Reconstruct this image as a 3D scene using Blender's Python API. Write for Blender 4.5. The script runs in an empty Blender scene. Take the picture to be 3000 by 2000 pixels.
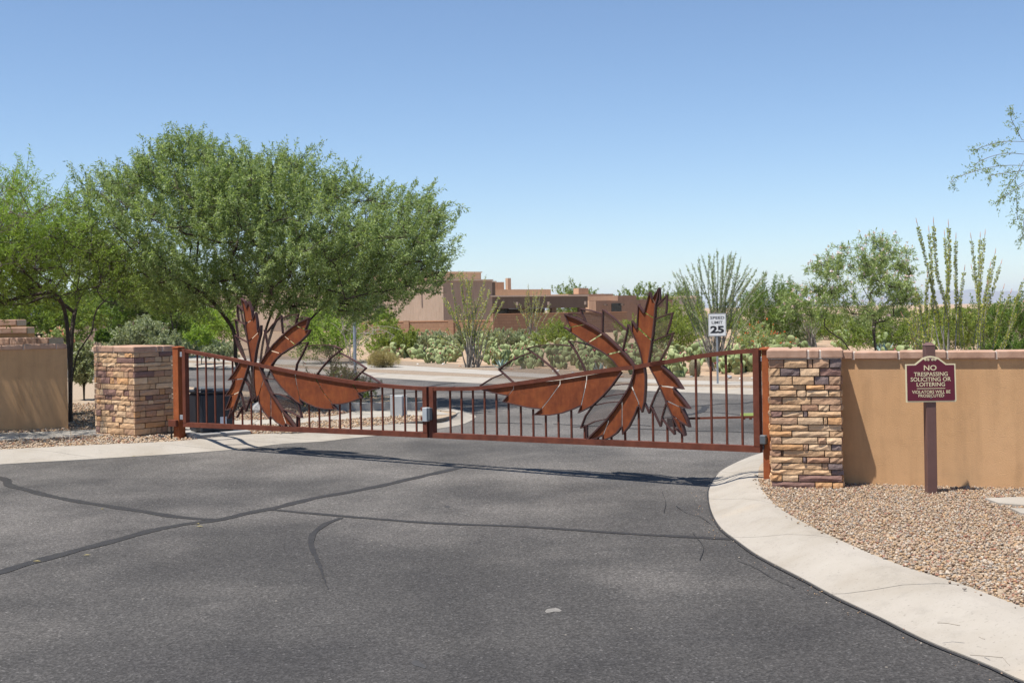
import bpy, math, random
import numpy as np
from mathutils import Vector, Matrix, geometry

# ------------------------------------------------------------------ scene, camera, sky, sun
S = bpy.context.scene
COL = S.collection
PI = math.pi
EYE = 1.75                      # camera height above the road, metres
F = 3600.0                      # focal length in pixels of a 3000 px wide picture
CX, CY = 1500.0, 910.0          # where the level view axis meets the picture
ROLL = math.atan(0.0159)
_r = Vector((math.cos(ROLL), 0, -math.sin(ROLL)))
_u = Vector((math.sin(ROLL), 0, math.cos(ROLL)))
_f = Vector((0, 1, 0))
cam_d = bpy.data.cameras.new('camera')
cam_d.sensor_width = 36.0
cam_d.sensor_fit = 'HORIZONTAL'
cam_d.lens = 36.0 * F / 3000.0
cam_d.shift_y = (CY - 1000.0) / 3000.0
cam_d.clip_start = 0.1
cam_d.clip_end = 40000.0
cam = bpy.data.objects.new('camera', cam_d)
COL.objects.link(cam)
cam.matrix_world = Matrix(((_r.x, _u.x, -_f.x, 0), (_r.y, _u.y, -_f.y, 0), (_r.z, _u.z, -_f.z, EYE), (0, 0, 0, 1)))
S.camera = cam

SUN_EL = math.radians(69.0)
SUN_AZ = (-0.83, -0.558)        # horizontal direction towards the sun
world = bpy.data.worlds.new('World')
S.world = world
world.use_nodes = True
wn = world.node_tree
bg = wn.nodes['Background']
sky = wn.nodes.new('ShaderNodeTexSky')
sky.sky_type = 'NISHITA'
sky.sun_disc = False
sky.sun_elevation = SUN_EL
sky.sun_rotation = math.atan2(SUN_AZ[0], SUN_AZ[1])
sky.altitude = 1400
sky.air_density = 1.0
sky.dust_density = 0.3
sky.ozone_density = 4.0
wn.links.new(sky.outputs['Color'], bg.inputs['Color'])
bg.inputs['Strength'].default_value = 0.097
sun_d = bpy.data.lights.new('sun', 'SUN')
sun_d.energy = 4.9
sun_d.angle = math.radians(0.53)
sun_d.color = (1.0, 0.955, 0.88)
sun = bpy.data.objects.new('sun', sun_d)
COL.objects.link(sun)
_d = Vector((-SUN_AZ[0] * math.cos(SUN_EL), -SUN_AZ[1] * math.cos(SUN_EL), -math.sin(SUN_EL)))
sun.rotation_euler = _d.to_track_quat('-Z', 'Y').to_euler()
sun.location = (-20, -10, 40)
S.view_settings.view_transform = 'Standard'
S.view_settings.look = 'None'
S.view_settings.exposure = 0.6
S.view_settings.gamma = 1.0
S.cycles.use_denoising = True
S.cycles.max_bounces = 8
S.cycles.transparent_max_bounces = 24

# ------------------------------------------------------------------ survey helpers: turn a measured picture point into a place
def ray(px, py):
    return _r * ((px - CX) / F) + _u * (-(py - CY) / F) + _f
EYEV = Vector((0, 0, EYE))
def gnd(px, py, z=0.0):
    d = ray(px, py)
    return EYEV + d * ((z - EYE) / d.z)
def at(px, py, Y):
    return EYEV + ray(px, py) * Y
def on_plane(px, py, p, n):
    d = ray(px, py)
    return EYEV + d * ((Vector(p) - EYEV).dot(Vector(n)) / d.dot(Vector(n)))
def hz(px):
    return CY - (px - CX) * 0.0159

# ------------------------------------------------------------------ object helpers
def tag(o, label=None, cat=None, group=None, kind=None):
    if label: o['label'] = label
    if cat: o['category'] = cat
    if group: o['group'] = group
    if kind: o['kind'] = kind
    return o
def thing(name, loc=(0, 0, 0), rz=0.0, label=None, cat=None, group=None, kind=None):
    o = bpy.data.objects.new(name, None)
    o.empty_display_size = 0.2
    o.location = loc
    o.rotation_euler = (0, 0, rz)
    COL.objects.link(o)
    return tag(o, label, cat, group, kind)
def link(name, me, parent=None):
    o = bpy.data.objects.new(name, me)
    COL.objects.link(o)
    if parent is not None: o.parent = parent
    return o

class MB:
    def __init__(s): s.v = []; s.f = []; s.m = []; s.mi = 0
    def add(s, vs, fs):
        b = len(s.v); s.v += [tuple(p) for p in vs]
        s.f += [tuple(b + i for i in f) for f in fs]; s.m += [s.mi] * len(fs); return s
    def box(s, x0, x1, y0, y1, z0, z1, bev=0.0):
        if bev <= 0:
            return s.add([(x0,y0,z0),(x1,y0,z0),(x1,y1,z0),(x0,y1,z0),(x0,y0,z1),(x1,y0,z1),(x1,y1,z1),(x0,y1,z1)],
                         [(0,3,2,1),(4,5,6,7),(0,1,5,4),(1,2,6,5),(2,3,7,6),(3,0,4,7)])
        b = bev; vs = []; idx = {}
        X = (x0, x1); Y = (y0, y1); Z = (z0, z1)
        for i in (0,1):
            for j in (0,1):
                for k in (0,1):
                    sx, sy, sz = (1,-1)[i], (1,-1)[j], (1,-1)[k]
                    for a in range(3):
                        p = [X[i]+sx*b, Y[j]+sy*b, Z[k]+sz*b]
                        p[a] = (X[i], Y[j], Z[k])[a]
                        idx[(i,j,k,a)] = len(vs); vs.append(tuple(p))
        fs = []
        g = lambda i,j,k,a: idx[(i,j,k,a)]
        for i in (0,1):
            q = [g(i,0,0,0),g(i,1,0,0),g(i,1,1,0),g(i,0,1,0)]; fs.append(q if i else q[::-1])
            q = [g(0,i,0,1),g(0,i,1,1),g(1,i,1,1),g(1,i,0,1)]; fs.append(q if i else q[::-1])
            q = [g(0,0,i,2),g(1,0,i,2),g(1,1,i,2),g(0,1,i,2)]; fs.append(q if i else q[::-1])
        for i in (0,1):
            for j in (0,1):
                q = [g(i,j,0,0),g(i,j,1,0),g(i,j,1,1),g(i,j,0,1)]; fs.append(q if (i!=j) else q[::-1])
                q = [g(i,0,j,0),g(i,0,j,2),g(i,1,j,2),g(i,1,j,0)]; fs.append(q if (i!=j) else q[::-1])
                q = [g(0,i,j,1),g(1,i,j,1),g(1,i,j,2),g(0,i,j,2)]; fs.append(q if (i!=j) else q[::-1])
        for i in (0,1):
            for j in (0,1):
                for k in (0,1):
                    q = [g(i,j,k,0),g(i,j,k,1),g(i,j,k,2)]; fs.append(q if (i+j+k)%2 else q[::-1])
        return s.add(vs, fs)
    def prism(s, poly, y0, y1):
        """polygon given in (x,z), extruded from y0 to y1, facing -y"""
        n = len(poly)
        area = sum(poly[i][0]*poly[(i+1)%n][1]-poly[(i+1)%n][0]*poly[i][1] for i in range(n))
        if area < 0: poly = poly[::-1]
        tri = geometry.tessellate_polygon([[Vector((p[0], p[1], 0)) for p in poly]])
        vs = [(p[0], y0, p[1]) for p in poly] + [(p[0], y1, p[1]) for p in poly]
        fs = []
        for t in tri:
            a, b, c = t
            cr = (poly[b][0]-poly[a][0])*(poly[c][1]-poly[a][1])-(poly[b][1]-poly[a][1])*(poly[c][0]-poly[a][0])
            if cr < 0: b, c = c, b
            fs.append((a, b, c)); fs.append((n+a, n+c, n+b))
        for i in range(n):
            j = (i+1) % n
            fs.append((i, n+i, n+j, j))
        return s.add(vs, fs)
    def slab(s, poly, z0, z1):
        """polygon given in (x,y), extruded vertically"""
        n = len(poly)
        poly = [(p[0], p[1]) for p in poly]
        area = sum(poly[i][0]*poly[(i+1)%n][1]-poly[(i+1)%n][0]*poly[i][1] for i in range(n))
        if area < 0: poly = poly[::-1]
        tri = geometry.tessellate_polygon([[Vector((p[0], p[1], 0)) for p in poly]])
        vs = [(p[0], p[1], z1) for p in poly]
        fs = []
        for a, b, c in tri:
            cr = (poly[b][0]-poly[a][0])*(poly[c][1]-poly[a][1])-(poly[b][1]-poly[a][1])*(poly[c][0]-poly[a][0])
            fs.append((a, b, c) if cr > 0 else (a, c, b))
        if z0 is not None:
            vs += [(p[0], p[1], z0) for p in poly]
            for i in range(n):
                j = (i+1) % n
                fs.append((i, n+i, n+j, j))
        return s.add(vs, fs)
    def bar(s, a, b, w, d, up=(0, 1, 0)):
        """rectangular bar between a and b; w across (in the plane normal to up), d along up"""
        a = Vector(a); b = Vector(b); t = (b-a).normalized(); up = Vector(up)
        x = t.cross(up).normalized(); y = up.normalized()
        vs = []
        for p in (a, b):
            for sx, sy in ((-1,-1),(1,-1),(1,1),(-1,1)):
                vs.append(p + x*(sx*w/2) + y*(sy*d/2))
        return s.add(vs, [(0,3,2,1),(4,5,6,7),(0,1,5,4),(1,2,6,5),(2,3,7,6),(3,0,4,7)])
    def strip(s, pts, w, d, yc, closed=False):
        """flat metal strip following a polyline in (x,z), w wide in the plane, d deep across it, mitred"""
        P = [Vector((p[0], p[1])) for p in pts]; n = len(P); vs = []
        for i in range(n):
            if closed: a, b = P[i-1], P[(i+1) % n]
            else: a, b = P[max(i-1, 0)], P[min(i+1, n-1)]
            t0 = (P[i]-a); t1 = (b-P[i])
            if t0.length < 1e-9: t0 = t1
            if t1.length < 1e-9: t1 = t0
            t0.normalize(); t1.normalize()
            n0 = Vector((-t0.y, t0.x)); n1 = Vector((-t1.y, t1.x)); m = n0+n1
            if m.length < 0.35: m = n0; k = 1.0
            else:
                m.normalize(); k = min(1.0/max(m.dot(n0), 0.4), 2.0)
            off = m*(w/2*k)
            for sg in (-1, 1):
                q = P[i]+off*sg
                vs.append((q.x, yc-d/2, q.y)); vs.append((q.x, yc+d/2, q.y))
        fs = []
        for i in range(n if closed else n-1):
            a = 4*i; b = 4*((i+1) % n)
            fs += [(a, a+2, b+2, b), (a+1, b+1, b+3, a+3), (a, b, b+1, a+1), (a+2, a+3, b+3, b+2)]
        if not closed:
            e = 4*(n-1)
            fs += [(0, 1, 3, 2), (e, e+2, e+3, e+1)]
        return s.add(vs, fs)
    def tube(s, pts, radii, k=6, cap=True):
        P = [Vector(p) for p in pts]; n = len(P); ring = []
        for i in range(n):
            t = (P[min(i+1, n-1)]-P[max(i-1, 0)]).normalized()
            x = t.orthogonal().normalized() if abs(t.z) > 0.9 else t.cross(Vector((0, 0, 1))).normalized()
            if abs(t.z) > 0.9: x = Vector((1, 0, 0)) - t*t.x; x.normalize()
            y = t.cross(x); r = radii[i] if hasattr(radii, '__len__') else radii
            ring.append([P[i]+x*(r*math.cos(2*PI*j/k))+y*(r*math.sin(2*PI*j/k)) for j in range(k)])
        vs = [p for r_ in ring for p in r_]; fs = []
        for i in range(n-1):
            for j in range(k):
                fs.append((i*k+j, i*k+(j+1) % k, (i+1)*k+(j+1) % k, (i+1)*k+j))
        if cap: fs += [tuple(range(k))[::-1], tuple((n-1)*k+j for j in range(k))]
        return s.add(vs, fs)
    def mesh(s, name, mats, smooth=False):
        me = bpy.data.meshes.new(name)
        me.from_pydata(s.v, [], s.f)
        if not isinstance(mats, (list, tuple)): mats = [mats]
        for m in mats: me.materials.append(m)
        if any(s.m): me.polygons.foreach_set('material_index', s.m)
        if smooth: me.polygons.foreach_set('use_smooth', [True]*len(me.polygons))
        me.update()
        return me
    def build(s, name, mats, parent=None, smooth=False):
        return link(name, s.mesh(name, mats, smooth), parent)

def np_mesh(name, V, Fq, mat, k=4):
    """numpy verts (n,3) and faces (m,k) to a mesh"""
    me = bpy.data.meshes.new(name)
    m = len(Fq)
    me.vertices.add(len(V)); me.vertices.foreach_set('co', np.asarray(V, np.float32).ravel())
    me.loops.add(m*k); me.loops.foreach_set('vertex_index', np.asarray(Fq, np.int32).ravel())
    me.polygons.add(m)
    me.polygons.foreach_set('loop_start', np.arange(0, m*k, k, dtype=np.int32))
    me.polygons.foreach_set('loop_total', np.full(m, k, np.int32))
    me.materials.append(mat)
    me.update(calc_edges=True)
    me.validate()
    return me

def spline(pts, n):
    """Catmull-Rom through pts, n samples by arc length"""
    P = [np.array(p, float) for p in pts]
    P = [2*P[0]-P[1]]+P+[2*P[-1]-P[-2]]
    out = []
    for i in range(1, len(P)-2):
        for t in np.linspace(0, 1, 24, endpoint=False):
            a, b, c, d = P[i-1], P[i], P[i+1], P[i+2]
            out.append(0.5*((2*b)+(-a+c)*t+(2*a-5*b+4*c-d)*t*t+(-a+3*b-3*c+d)*t**3))
    out.append(P[-2]); out = np.array(out)
    L = np.concatenate([[0], np.cumsum(np.linalg.norm(np.diff(out, axis=0), axis=1))])
    s = np.linspace(0, L[-1], n)
    return np.stack([np.interp(s, L, out[:, k]) for k in range(out.shape[1])], 1)

# ------------------------------------------------------------------ materials (all procedural)
def new_mat(name):
    m = bpy.data.materials.new(name); m.use_nodes = True
    nt = m.node_tree
    return m, nt, nt.nodes['Principled BSDF'], nt.nodes['Material Output']
def N(nt, t, **kw):
    n = nt.nodes.new(t)
    for k, v in kw.items():
        if k in n.inputs: n.inputs[k].default_value = v
        else: setattr(n, k, v)
    return n
def ramp(nt, fac, stops, interp='LINEAR'):
    r = nt.nodes.new('ShaderNodeValToRGB'); cr = r.color_ramp; cr.interpolation = interp
    while len(cr.elements) < len(stops): cr.elements.new(0.5)
    for e, (p, c) in zip(cr.elements, stops):
        e.position = p; e.color = (c[0], c[1], c[2], 1) if hasattr(c, '__len__') else (c, c, c, 1)
    nt.links.new(fac, r.inputs['Fac'])
    return r.outputs['Color']
def mixc(nt, fac, a, b, mode='MIX'):
    m = nt.nodes.new('ShaderNodeMix'); m.data_type = 'RGBA'; m.blend_type = mode
    for s, v in ((0, fac), (6, a), (7, b)):
        if hasattr(v, 'is_output'): nt.links.new(v, m.inputs[s])
        elif s == 0: m.inputs[0].default_value = v
        else: m.inputs[s].default_value = (v[0], v[1], v[2], 1)
    return m.outputs[2]
def noise(nt, scale, detail=4.0, rough=0.55, coord='Object', vec=None):
    n = N(nt, 'ShaderNodeTexNoise', Scale=scale, Detail=detail, Roughness=rough)
    if vec is None:
        tc = nt.nodes.new('ShaderNodeTexCoord'); vec = tc.outputs[coord]
    nt.links.new(vec, n.inputs['Vector'])
    return n.outputs['Fac']
def bump(nt, b, h, strength=0.3, dist=0.01):
    n = N(nt, 'ShaderNodeBump', Strength=strength, Distance=dist)
    nt.links.new(h, n.inputs['Height']); nt.links.new(n.outputs['Normal'], b.inputs['Normal'])
def mat_noise(name, c0, c1, scale=5, rough=0.8, bscale=None, bstr=0.3, bdist=0.005, c2=None, metal=0.0, spec=0.5, detail=5):
    m, nt, b, o = new_mat(name)
    f = noise(nt, scale, detail)
    st = [(0.3, c0), (0.7, c1)] if c2 is None else [(0.28, c0), (0.5, c1), (0.72, c2)]
    nt.links.new(ramp(nt, f, st), b.inputs['Base Color'])
    b.inputs['Roughness'].default_value = rough
    b.inputs['Metallic'].default_value = metal
    b.inputs['Specular IOR Level'].default_value = spec
    if bscale: bump(nt, b, noise(nt, bscale, 6), bstr, bdist)
    return m
def mat_leaf(name, c0, c1, c2=None, trans=0.35, rough=0.55):
    m, nt, b, o = new_mat(name)
    g = nt.nodes.new('ShaderNodeNewGeometry')
    st = [(0.0, c0), (1.0, c1)] if c2 is None else [(0.0, c0), (0.55, c1), (1.0, c2)]
    colr = ramp(nt, g.outputs['Random Per Island'], st)
    nt.links.new(colr, b.inputs['Base Color'])
    b.inputs['Roughness'].default_value = rough
    b.inputs['Specular IOR Level'].default_value = 0.3
    t = nt.nodes.new('ShaderNodeBsdfTranslucent')
    nt.links.new(mixc(nt, 1.0, colr, (1.3, 1.35, 0.6), 'MULTIPLY'), t.inputs['Color'])
    mx = nt.nodes.new('ShaderNodeMixShader'); mx.inputs[0].default_value = trans
    nt.links.new(b.outputs[0], mx.inputs[1]); nt.links.new(t.outputs[0], mx.inputs[2])
    nt.links.new(mx.outputs[0], o.inputs['Surface'])
    return m
def mat_plain(name, c, rough=0.6, metal=0.0, spec=0.5):
    return mat_noise(name, tuple(x*0.92 for x in c), tuple(min(1, x*1.06) for x in c), 9, rough, metal=metal, spec=spec)

M = {}
def mat_asphalt(name, dark, mid, light, tint):
    m, nt, b, o = new_mat(name)
    tc = nt.nodes.new('ShaderNodeTexCoord'); ov = tc.outputs['Object']
    big = noise(nt, 0.36, 4, 0.6, vec=ov)
    # base tone grows paler towards the gate, darker this side of it
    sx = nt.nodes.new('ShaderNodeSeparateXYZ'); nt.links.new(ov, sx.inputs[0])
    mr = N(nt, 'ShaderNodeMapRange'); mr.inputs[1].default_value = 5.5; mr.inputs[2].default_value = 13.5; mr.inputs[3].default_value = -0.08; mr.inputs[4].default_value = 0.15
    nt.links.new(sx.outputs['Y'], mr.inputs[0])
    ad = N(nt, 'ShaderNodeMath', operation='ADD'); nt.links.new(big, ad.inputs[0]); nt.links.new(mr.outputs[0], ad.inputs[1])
    mp = N(nt, 'ShaderNodeMapping'); mp.inputs['Scale'].default_value = (0.7, 0.16, 1); mp.inputs['Rotation'].default_value = (0, 0, 0.5)
    nt.links.new(ov, mp.inputs['Vector'])
    streak = noise(nt, 1.3, 4, 0.6, vec=mp.outputs['Vector'])
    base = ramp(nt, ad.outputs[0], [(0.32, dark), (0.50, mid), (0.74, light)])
    base = mixc(nt, 0.38, base, ramp(nt, streak, [(0.35, 0.68), (0.6, 1.15)]), 'MULTIPLY')
    v = N(nt, 'ShaderNodeTexVoronoi', Scale=88.0); nt.links.new(ov, v.inputs['Vector'])
    sp = ramp(nt, v.outputs['Color'], [(0.0, 0.45), (0.5, 0.80), (0.82, 1.18), (0.92, 1.6), (1.0, 2.6)])
    base = mixc(nt, 0.9, base, sp, 'MULTIPLY')
    v2 = N(nt, 'ShaderNodeTexVoronoi', Scale=19.0); nt.links.new(ov, v2.inputs['Vector'])
    chip = ramp(nt, v2.outputs['Distance'], [(0.12, 1.0), (0.16, 0.0)])
    pick = ramp(nt, v2.outputs['Color'], [(0.90, 0.0), (0.92, 0.7)])
    cf = N(nt, 'ShaderNodeMath', operation='MULTIPLY'); nt.links.new(chip, cf.inputs[0]); nt.links.new(pick, cf.inputs[1])
    base = mixc(nt, cf.outputs[0], base, (.34, .31, .27))
    fine = noise(nt, 30, 4, 0.7, vec=ov)
    base = mixc(nt, 0.6, base, ramp(nt, fine, [(0.3, 0.62), (0.7, 1.4)]), 'MULTIPLY')
    base = mixc(nt, 1.0, base, tint, 'MULTIPLY')
    nt.links.new(base, b.inputs['Base Color'])
    b.inputs['Roughness'].default_value = 0.92
    b.inputs['Specular IOR Level'].default_value = 0.2
    bump(nt, b, v.outputs['Distance'], 0.7, 0.005)
    return m
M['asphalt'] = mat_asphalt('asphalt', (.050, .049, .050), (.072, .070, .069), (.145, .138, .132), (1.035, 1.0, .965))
M['tar'] = mat_noise('tar_sealant', (.017, .015, .014), (.030, .027, .025), 9, 0.7, 60, 0.3, 0.003)
M['concrete'] = mat_noise('concrete', (.29, .26, .22), (.33, .30, .26), 2.2, 0.9, 70, 0.25, 0.003, c2=(.36, .33, .29))
M['concrete_grey'] = mat_noise('grey_concrete', (.26, .25, .235), (.33, .315, .295), 3.0, 0.9, 60, 0.3, 0.003)  # greyer concrete for the planter kerb and the equipment pad
def mat_concrete_stained():
    m, nt, b, o = new_mat('kerb_concrete')
    tc = nt.nodes.new('ShaderNodeTexCoord'); ov = tc.outputs['Object']
    base = ramp(nt, noise(nt, 1.6, 6, 0.62, vec=ov), [(0.28, (.285, .25, .205)), (0.5, (.325, .292, .25)), (0.72, (.355, .322, .28))])
    dirt = ramp(nt, noise(nt, 5.0, 8, 0.75, vec=ov), [(0.52, 1.0), (0.78, 0.80)])
    base = mixc(nt, 1.0, base, dirt, 'MULTIPLY')
    st = ramp(nt, noise(nt, 0.55, 2, 0.5, vec=ov), [(0.66, 0.0), (0.78, 0.35)])
    base = mixc(nt, st, base, (.55, .40, .24))
    sp = ramp(nt, noise(nt, 55, 2, 0.5, vec=ov), [(0.62, 1.0), (0.75, 0.72)])
    base = mixc(nt, 1.0, base, sp, 'MULTIPLY')
    nt.links.new(base, b.inputs['Base Color'])
    b.inputs['Roughness'].default_value = 0.92
    b.inputs['Specular IOR Level'].default_value = 0.2
    bump(nt, b, noise(nt, 120, 4, 0.6, vec=ov), 0.25, 0.002)
    return m
M['kerb'] = mat_concrete_stained()
M['soil'] = mat_noise('desert_soil', (.27, .17, .10), (.36, .25, .16), 1.4, 0.95, 12, 0.6, 0.05, c2=(.43, .32, .22))
M['gravel_bed'] = mat_noise('gravel_bed', (.20, .14, .09), (.34, .26, .18), 30, 0.95, 40, 0.8, 0.02, c2=(.42, .33, .25))
M['gravel_far'] = mat_noise('fine_gravel', (.15, .105, .07), (.245, .185, .13), 22, 0.95, 30, 0.8, 0.02, c2=(.36, .29, .225), detail=8)
def mat_pebble():
    m, nt, b, o = new_mat('pebble_stone')
    g = nt.nodes.new('ShaderNodeNewGeometry')
    c = ramp(nt, g.outputs['Random Per Island'], [(0.0, (0.155, 0.102, 0.065)), (0.12, (0.319, 0.218, 0.134)), (0.3, (0.387, 0.292, 0.203)), (0.45, (0.271, 0.232, 0.195)),
             (0.58, (0.397, 0.260, 0.143)), (0.7, (0.348, 0.246, 0.173)), (0.82, (0.281, 0.139, 0.091)), (0.9, (0.445, 0.371, 0.290)), (1.0, (0.600, 0.529, 0.441))], 'CONSTANT')
    c = mixc(nt, 0.6, c, ramp(nt, noise(nt, 60, 3), [(0.3, 0.75), (0.7, 1.2)]), 'MULTIPLY')
    nt.links.new(c, b.inputs['Base Color']); b.inputs['Roughness'].default_value = 0.85
    return m
M['pebble'] = mat_pebble()
def mat_rust(name, c0, c1, c2):
    m, nt, b, o = new_mat(name)
    tc = nt.nodes.new('ShaderNodeTexCoord'); ov = tc.outputs['Object']
    mp = N(nt, 'ShaderNodeMapping'); mp.inputs['Scale'].default_value = (1, 1, 0.3)
    nt.links.new(ov, mp.inputs['Vector'])
    a = ramp(nt, noise(nt, 5, 6, 0.65, vec=ov), [(0.3, c0), (0.5, c1), (0.72, c2)])
    d = ramp(nt, noise(nt, 24, 5, 0.7, vec=mp.outputs['Vector']), [(0.3, 0.72), (0.65, 1.15)])
    c = mixc(nt, 0.8, a, d, 'MULTIPLY')
    e = ramp(nt, noise(nt, 2.3, 4, 0.6, vec=mp.outputs['Vector']), [(0.56, 0.0), (0.70, 0.6)])
    c = mixc(nt, e, c, tuple(x*1.35 for x in c2))
    k = ramp(nt, noise(nt, 3.1, 5, 0.7, vec=ov), [(0.58, 1.0), (0.74, 0.62)])
    c = mixc(nt, 1.0, c, k, 'MULTIPLY')
    nt.links.new(c, b.inputs['Base Color']); b.inputs['Roughness'].default_value = 0.82
    b.inputs['Specular IOR Level'].default_value = 0.3
    bump(nt, b, noise(nt, 150, 4), 0.2, 0.001)
    return m
M['rust'] = mat_rust('rusted_plate', (.125, .030, .010), (.185, .045, .013), (.26, .073, .019))
M['rust_post'] = mat_rust('rusted_post', (.20, .05, .017), (.28, .075, .022), (.34, .10, .03))
M['frame'] = mat_noise('rusted_frame', (.085, .026, .015), (.12, .035, .02), 9, 0.78, 120, 0.15, 0.001, c2=(.155, .047, .026), spec=0.25)
M['rim'] = mat_noise('dark_rust_edge', (.050, .018, .014), (.075, .026, .02), 9, 0.65)
def mat_mesh():
    m, nt, b, o = new_mat('perforated_screen')
    nt.links.new(ramp(nt, noise(nt, 6, 4), [(0.3, (.075, .045, .035)), (0.7, (.11, .065, .05))]), b.inputs['Base Color'])
    b.inputs['Roughness'].default_value = 0.75
    t = nt.nodes.new('ShaderNodeBsdfTransparent')
    mx = nt.nodes.new('ShaderNodeMixShader')
    mx.inputs[0].default_value = 0.27      # share of the sheet that is wire, the rest is holes
    nt.links.new(t.outputs[0], mx.inputs[1]); nt.links.new(b.outputs[0], mx.inputs[2])
    nt.links.new(mx.outputs[0], o.inputs['Surface'])
    return m
M['screen'] = mat_mesh()
def mat_stucco(name, c0, c1, sc=105, st=0.5, dist=0.007):
    m, nt, b, o = new_mat(name)
    tc = nt.nodes.new('ShaderNodeTexCoord'); ov = tc.outputs['Object']
    a = ramp(nt, noise(nt, 1.1, 5, 0.6, vec=ov), [(0.3, c0), (0.7, c1)])
    s2 = ramp(nt, noise(nt, 7, 5, 0.7, vec=ov), [(0.5, 1.0), (0.8, 0.86)])
    mp = N(nt, 'ShaderNodeMapping'); mp.inputs['Scale'].default_value = (3.2, 3.2, 0.35)
    nt.links.new(ov, mp.inputs['Vector'])
    s3 = ramp(nt, noise(nt, 2.0, 5, 0.65, vec=mp.outputs['Vector']), [(0.46, 1.0), (0.76, 0.80)])
    c = mixc(nt, 1.0, mixc(nt, 1.0, a, s2, 'MULTIPLY'), s3, 'MULTIPLY')
    nt.links.new(c, b.inputs['Base Color'])
    b.inputs['Roughness'].default_value = 0.95; b.inputs['Specular IOR Level'].default_value = 0.15
    bump(nt, b, noise(nt, sc, 5, 0.6, vec=ov), st, dist)
    return m
M['stucco'] = mat_stucco('tan_stucco', (.52, .31, .158), (.585, .355, .188))
M['capbrick'] = mat_noise('cap_brick', (.30, .175, .12), (.40, .245, .17), 9, 0.9, 90, 0.4, 0.004, c2=(.47, .31, .23))
M['mortar'] = mat_noise('pale_mortar', (.44, .36, .30), (.60, .53, .47), 20, 0.95, 80, 0.4, 0.004)
M['joint'] = mat_noise('recessed_joint', (.10, .065, .042), (.15, .10, .065), 20, 0.95)
STONE = {}
for k, c in {'t': (.53, .35, .21), 'l': (.60, .425, .275), 'o': (.53, .305, .155), 'b': (.37, .22, .145), 'p': (.225, .135, .115), 'g': (.19, .145, .14), 'w': (.43, .275, .18)}.items():
    m, nt, b, o = new_mat('ledge_stone_'+k)
    oi = nt.nodes.new('ShaderNodeObjectInfo')
    cc = ramp(nt, noise(nt, 9, 6, 0.65), [(0.28, tuple(x*0.74 for x in c)), (0.5, c), (0.74, tuple(min(.8, x*1.16) for x in c))])
    cc = mixc(nt, 1.0, cc, ramp(nt, oi.outputs['Random'], [(0.0, (.86, .84, .82)), (1.0, (1.12, 1.1, 1.06))]), 'MULTIPLY')
    nt.links.new(cc, b.inputs['Base Color']); b.inputs['Roughness'].default_value = 0.92; b.inputs['Specular IOR Level'].default_value = 0.2
    bump(nt, b, noise(nt, 34, 8, 0.65), 0.7, 0.012)
    STONE[k] = m
M['maroon'] = mat_plain('maroon_panel', (.115, .008, .026), 0.35)
M['cream'] = mat_plain('cream_paint', (.74, .66, .42), 0.45)
M['brownpost'] = mat_noise('brown_painted_post', (.115, .058, .05), (.14, .072, .062), 6, 0.55, 60, 0.15, 0.002)
M['signwhite'] = mat_plain('white_sign_sheet', (.80, .80, .79), 0.4)
M['black'] = mat_plain('black_paint', (.018, .018, .022), 0.5)
M['steel'] = mat_noise('galvanised_steel', (.24, .26, .29), (.36, .38, .41), 14, 0.5, metal=0.35)
M['green_sign'] = mat_plain('green_sign_sheet', (.0, .13, .10), 0.4)
M['cabinet'] = mat_noise('dark_cabinet', (.016, .019, .027), (.028, .032, .042), 4, 0.42)
M['greybox'] = mat_noise('grey_metal_box', (.33, .35, .36), (.42, .44, .45), 5, 0.5)
M['darkgrey'] = mat_plain('dark_grey_plastic', (.09, .10, .11), 0.5)
M['lime'] = mat_plain('faded_lime_label', (.38, .48, .14), 0.5)
M['paper'] = mat_plain('white_paper_label', (.72, .73, .76), 0.7)
M['bark_dark'] = mat_noise('dark_bark', (.040, .029, .022), (.075, .054, .04), 18, 0.95, 40, 0.8, 0.02)
M['bark_grey'] = mat_noise('grey_bark', (.13, .105, .085), (.22, .185, .155), 16, 0.95, 40, 0.6, 0.02)
M['twig'] = mat_noise('dry_twig', (.20, .165, .13), (.32, .28, .23), 12, 0.95)
M['leaf_big'] = mat_leaf('grey_green_leaf', (0.154, 0.209, 0.077), (0.237, 0.314, 0.127), (0.407, 0.473, 0.242), 0.42)
M['leaf_pv'] = mat_leaf('yellow_green_leaf', (0.163, 0.247, 0.038), (0.235, 0.337, 0.053), (0.325, 0.434, 0.091), 0.4)
M['leaf_dark'] = mat_leaf('deep_green_leaf', (0.099, 0.141, 0.025), (0.161, 0.225, 0.037), (0.250, 0.315, 0.060), 0.35)
M['leaf_bright'] = mat_leaf('bright_green_leaf', (.085, .145, .022), (.12, .185, .032), (.17, .24, .05), 0.36)
M['leaf_willow'] = mat_leaf('willow_leaf', (.20, .27, .095), (.27, .34, .13), (.38, .43, .20), 0.36)
M['leaf_silver'] = mat_leaf('silver_leaf', (.21, .245, .135), (.30, .335, .195), (.42, .45, .29), 0.25)
M['leaf_mesquite'] = mat_leaf('mesquite_leaf', (0.138, 0.192, 0.038), (0.207, 0.255, 0.055), (0.275, 0.318, 0.069), 0.4)
M['leaf_dry'] = mat_leaf('dry_grass', (.26, .20, .09), (.34, .28, .13), (.42, .36, .19), 0.3)
M['leaf_oco'] = mat_leaf('ocotillo_leaf', (.19, .25, .07), (.32, .36, .11), (.58, .52, .12), 0.3)
M['leaf_oco2'] = mat_leaf('ocotillo_green_leaf', (.13, .21, .08), (.21, .30, .12), (.37, .41, .16), 0.3)
M['oco_stem'] = mat_noise('ocotillo_stem', (.13, .115, .095), (.26, .235, .20), 20, 0.95, c2=(.36, .33, .28))
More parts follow.
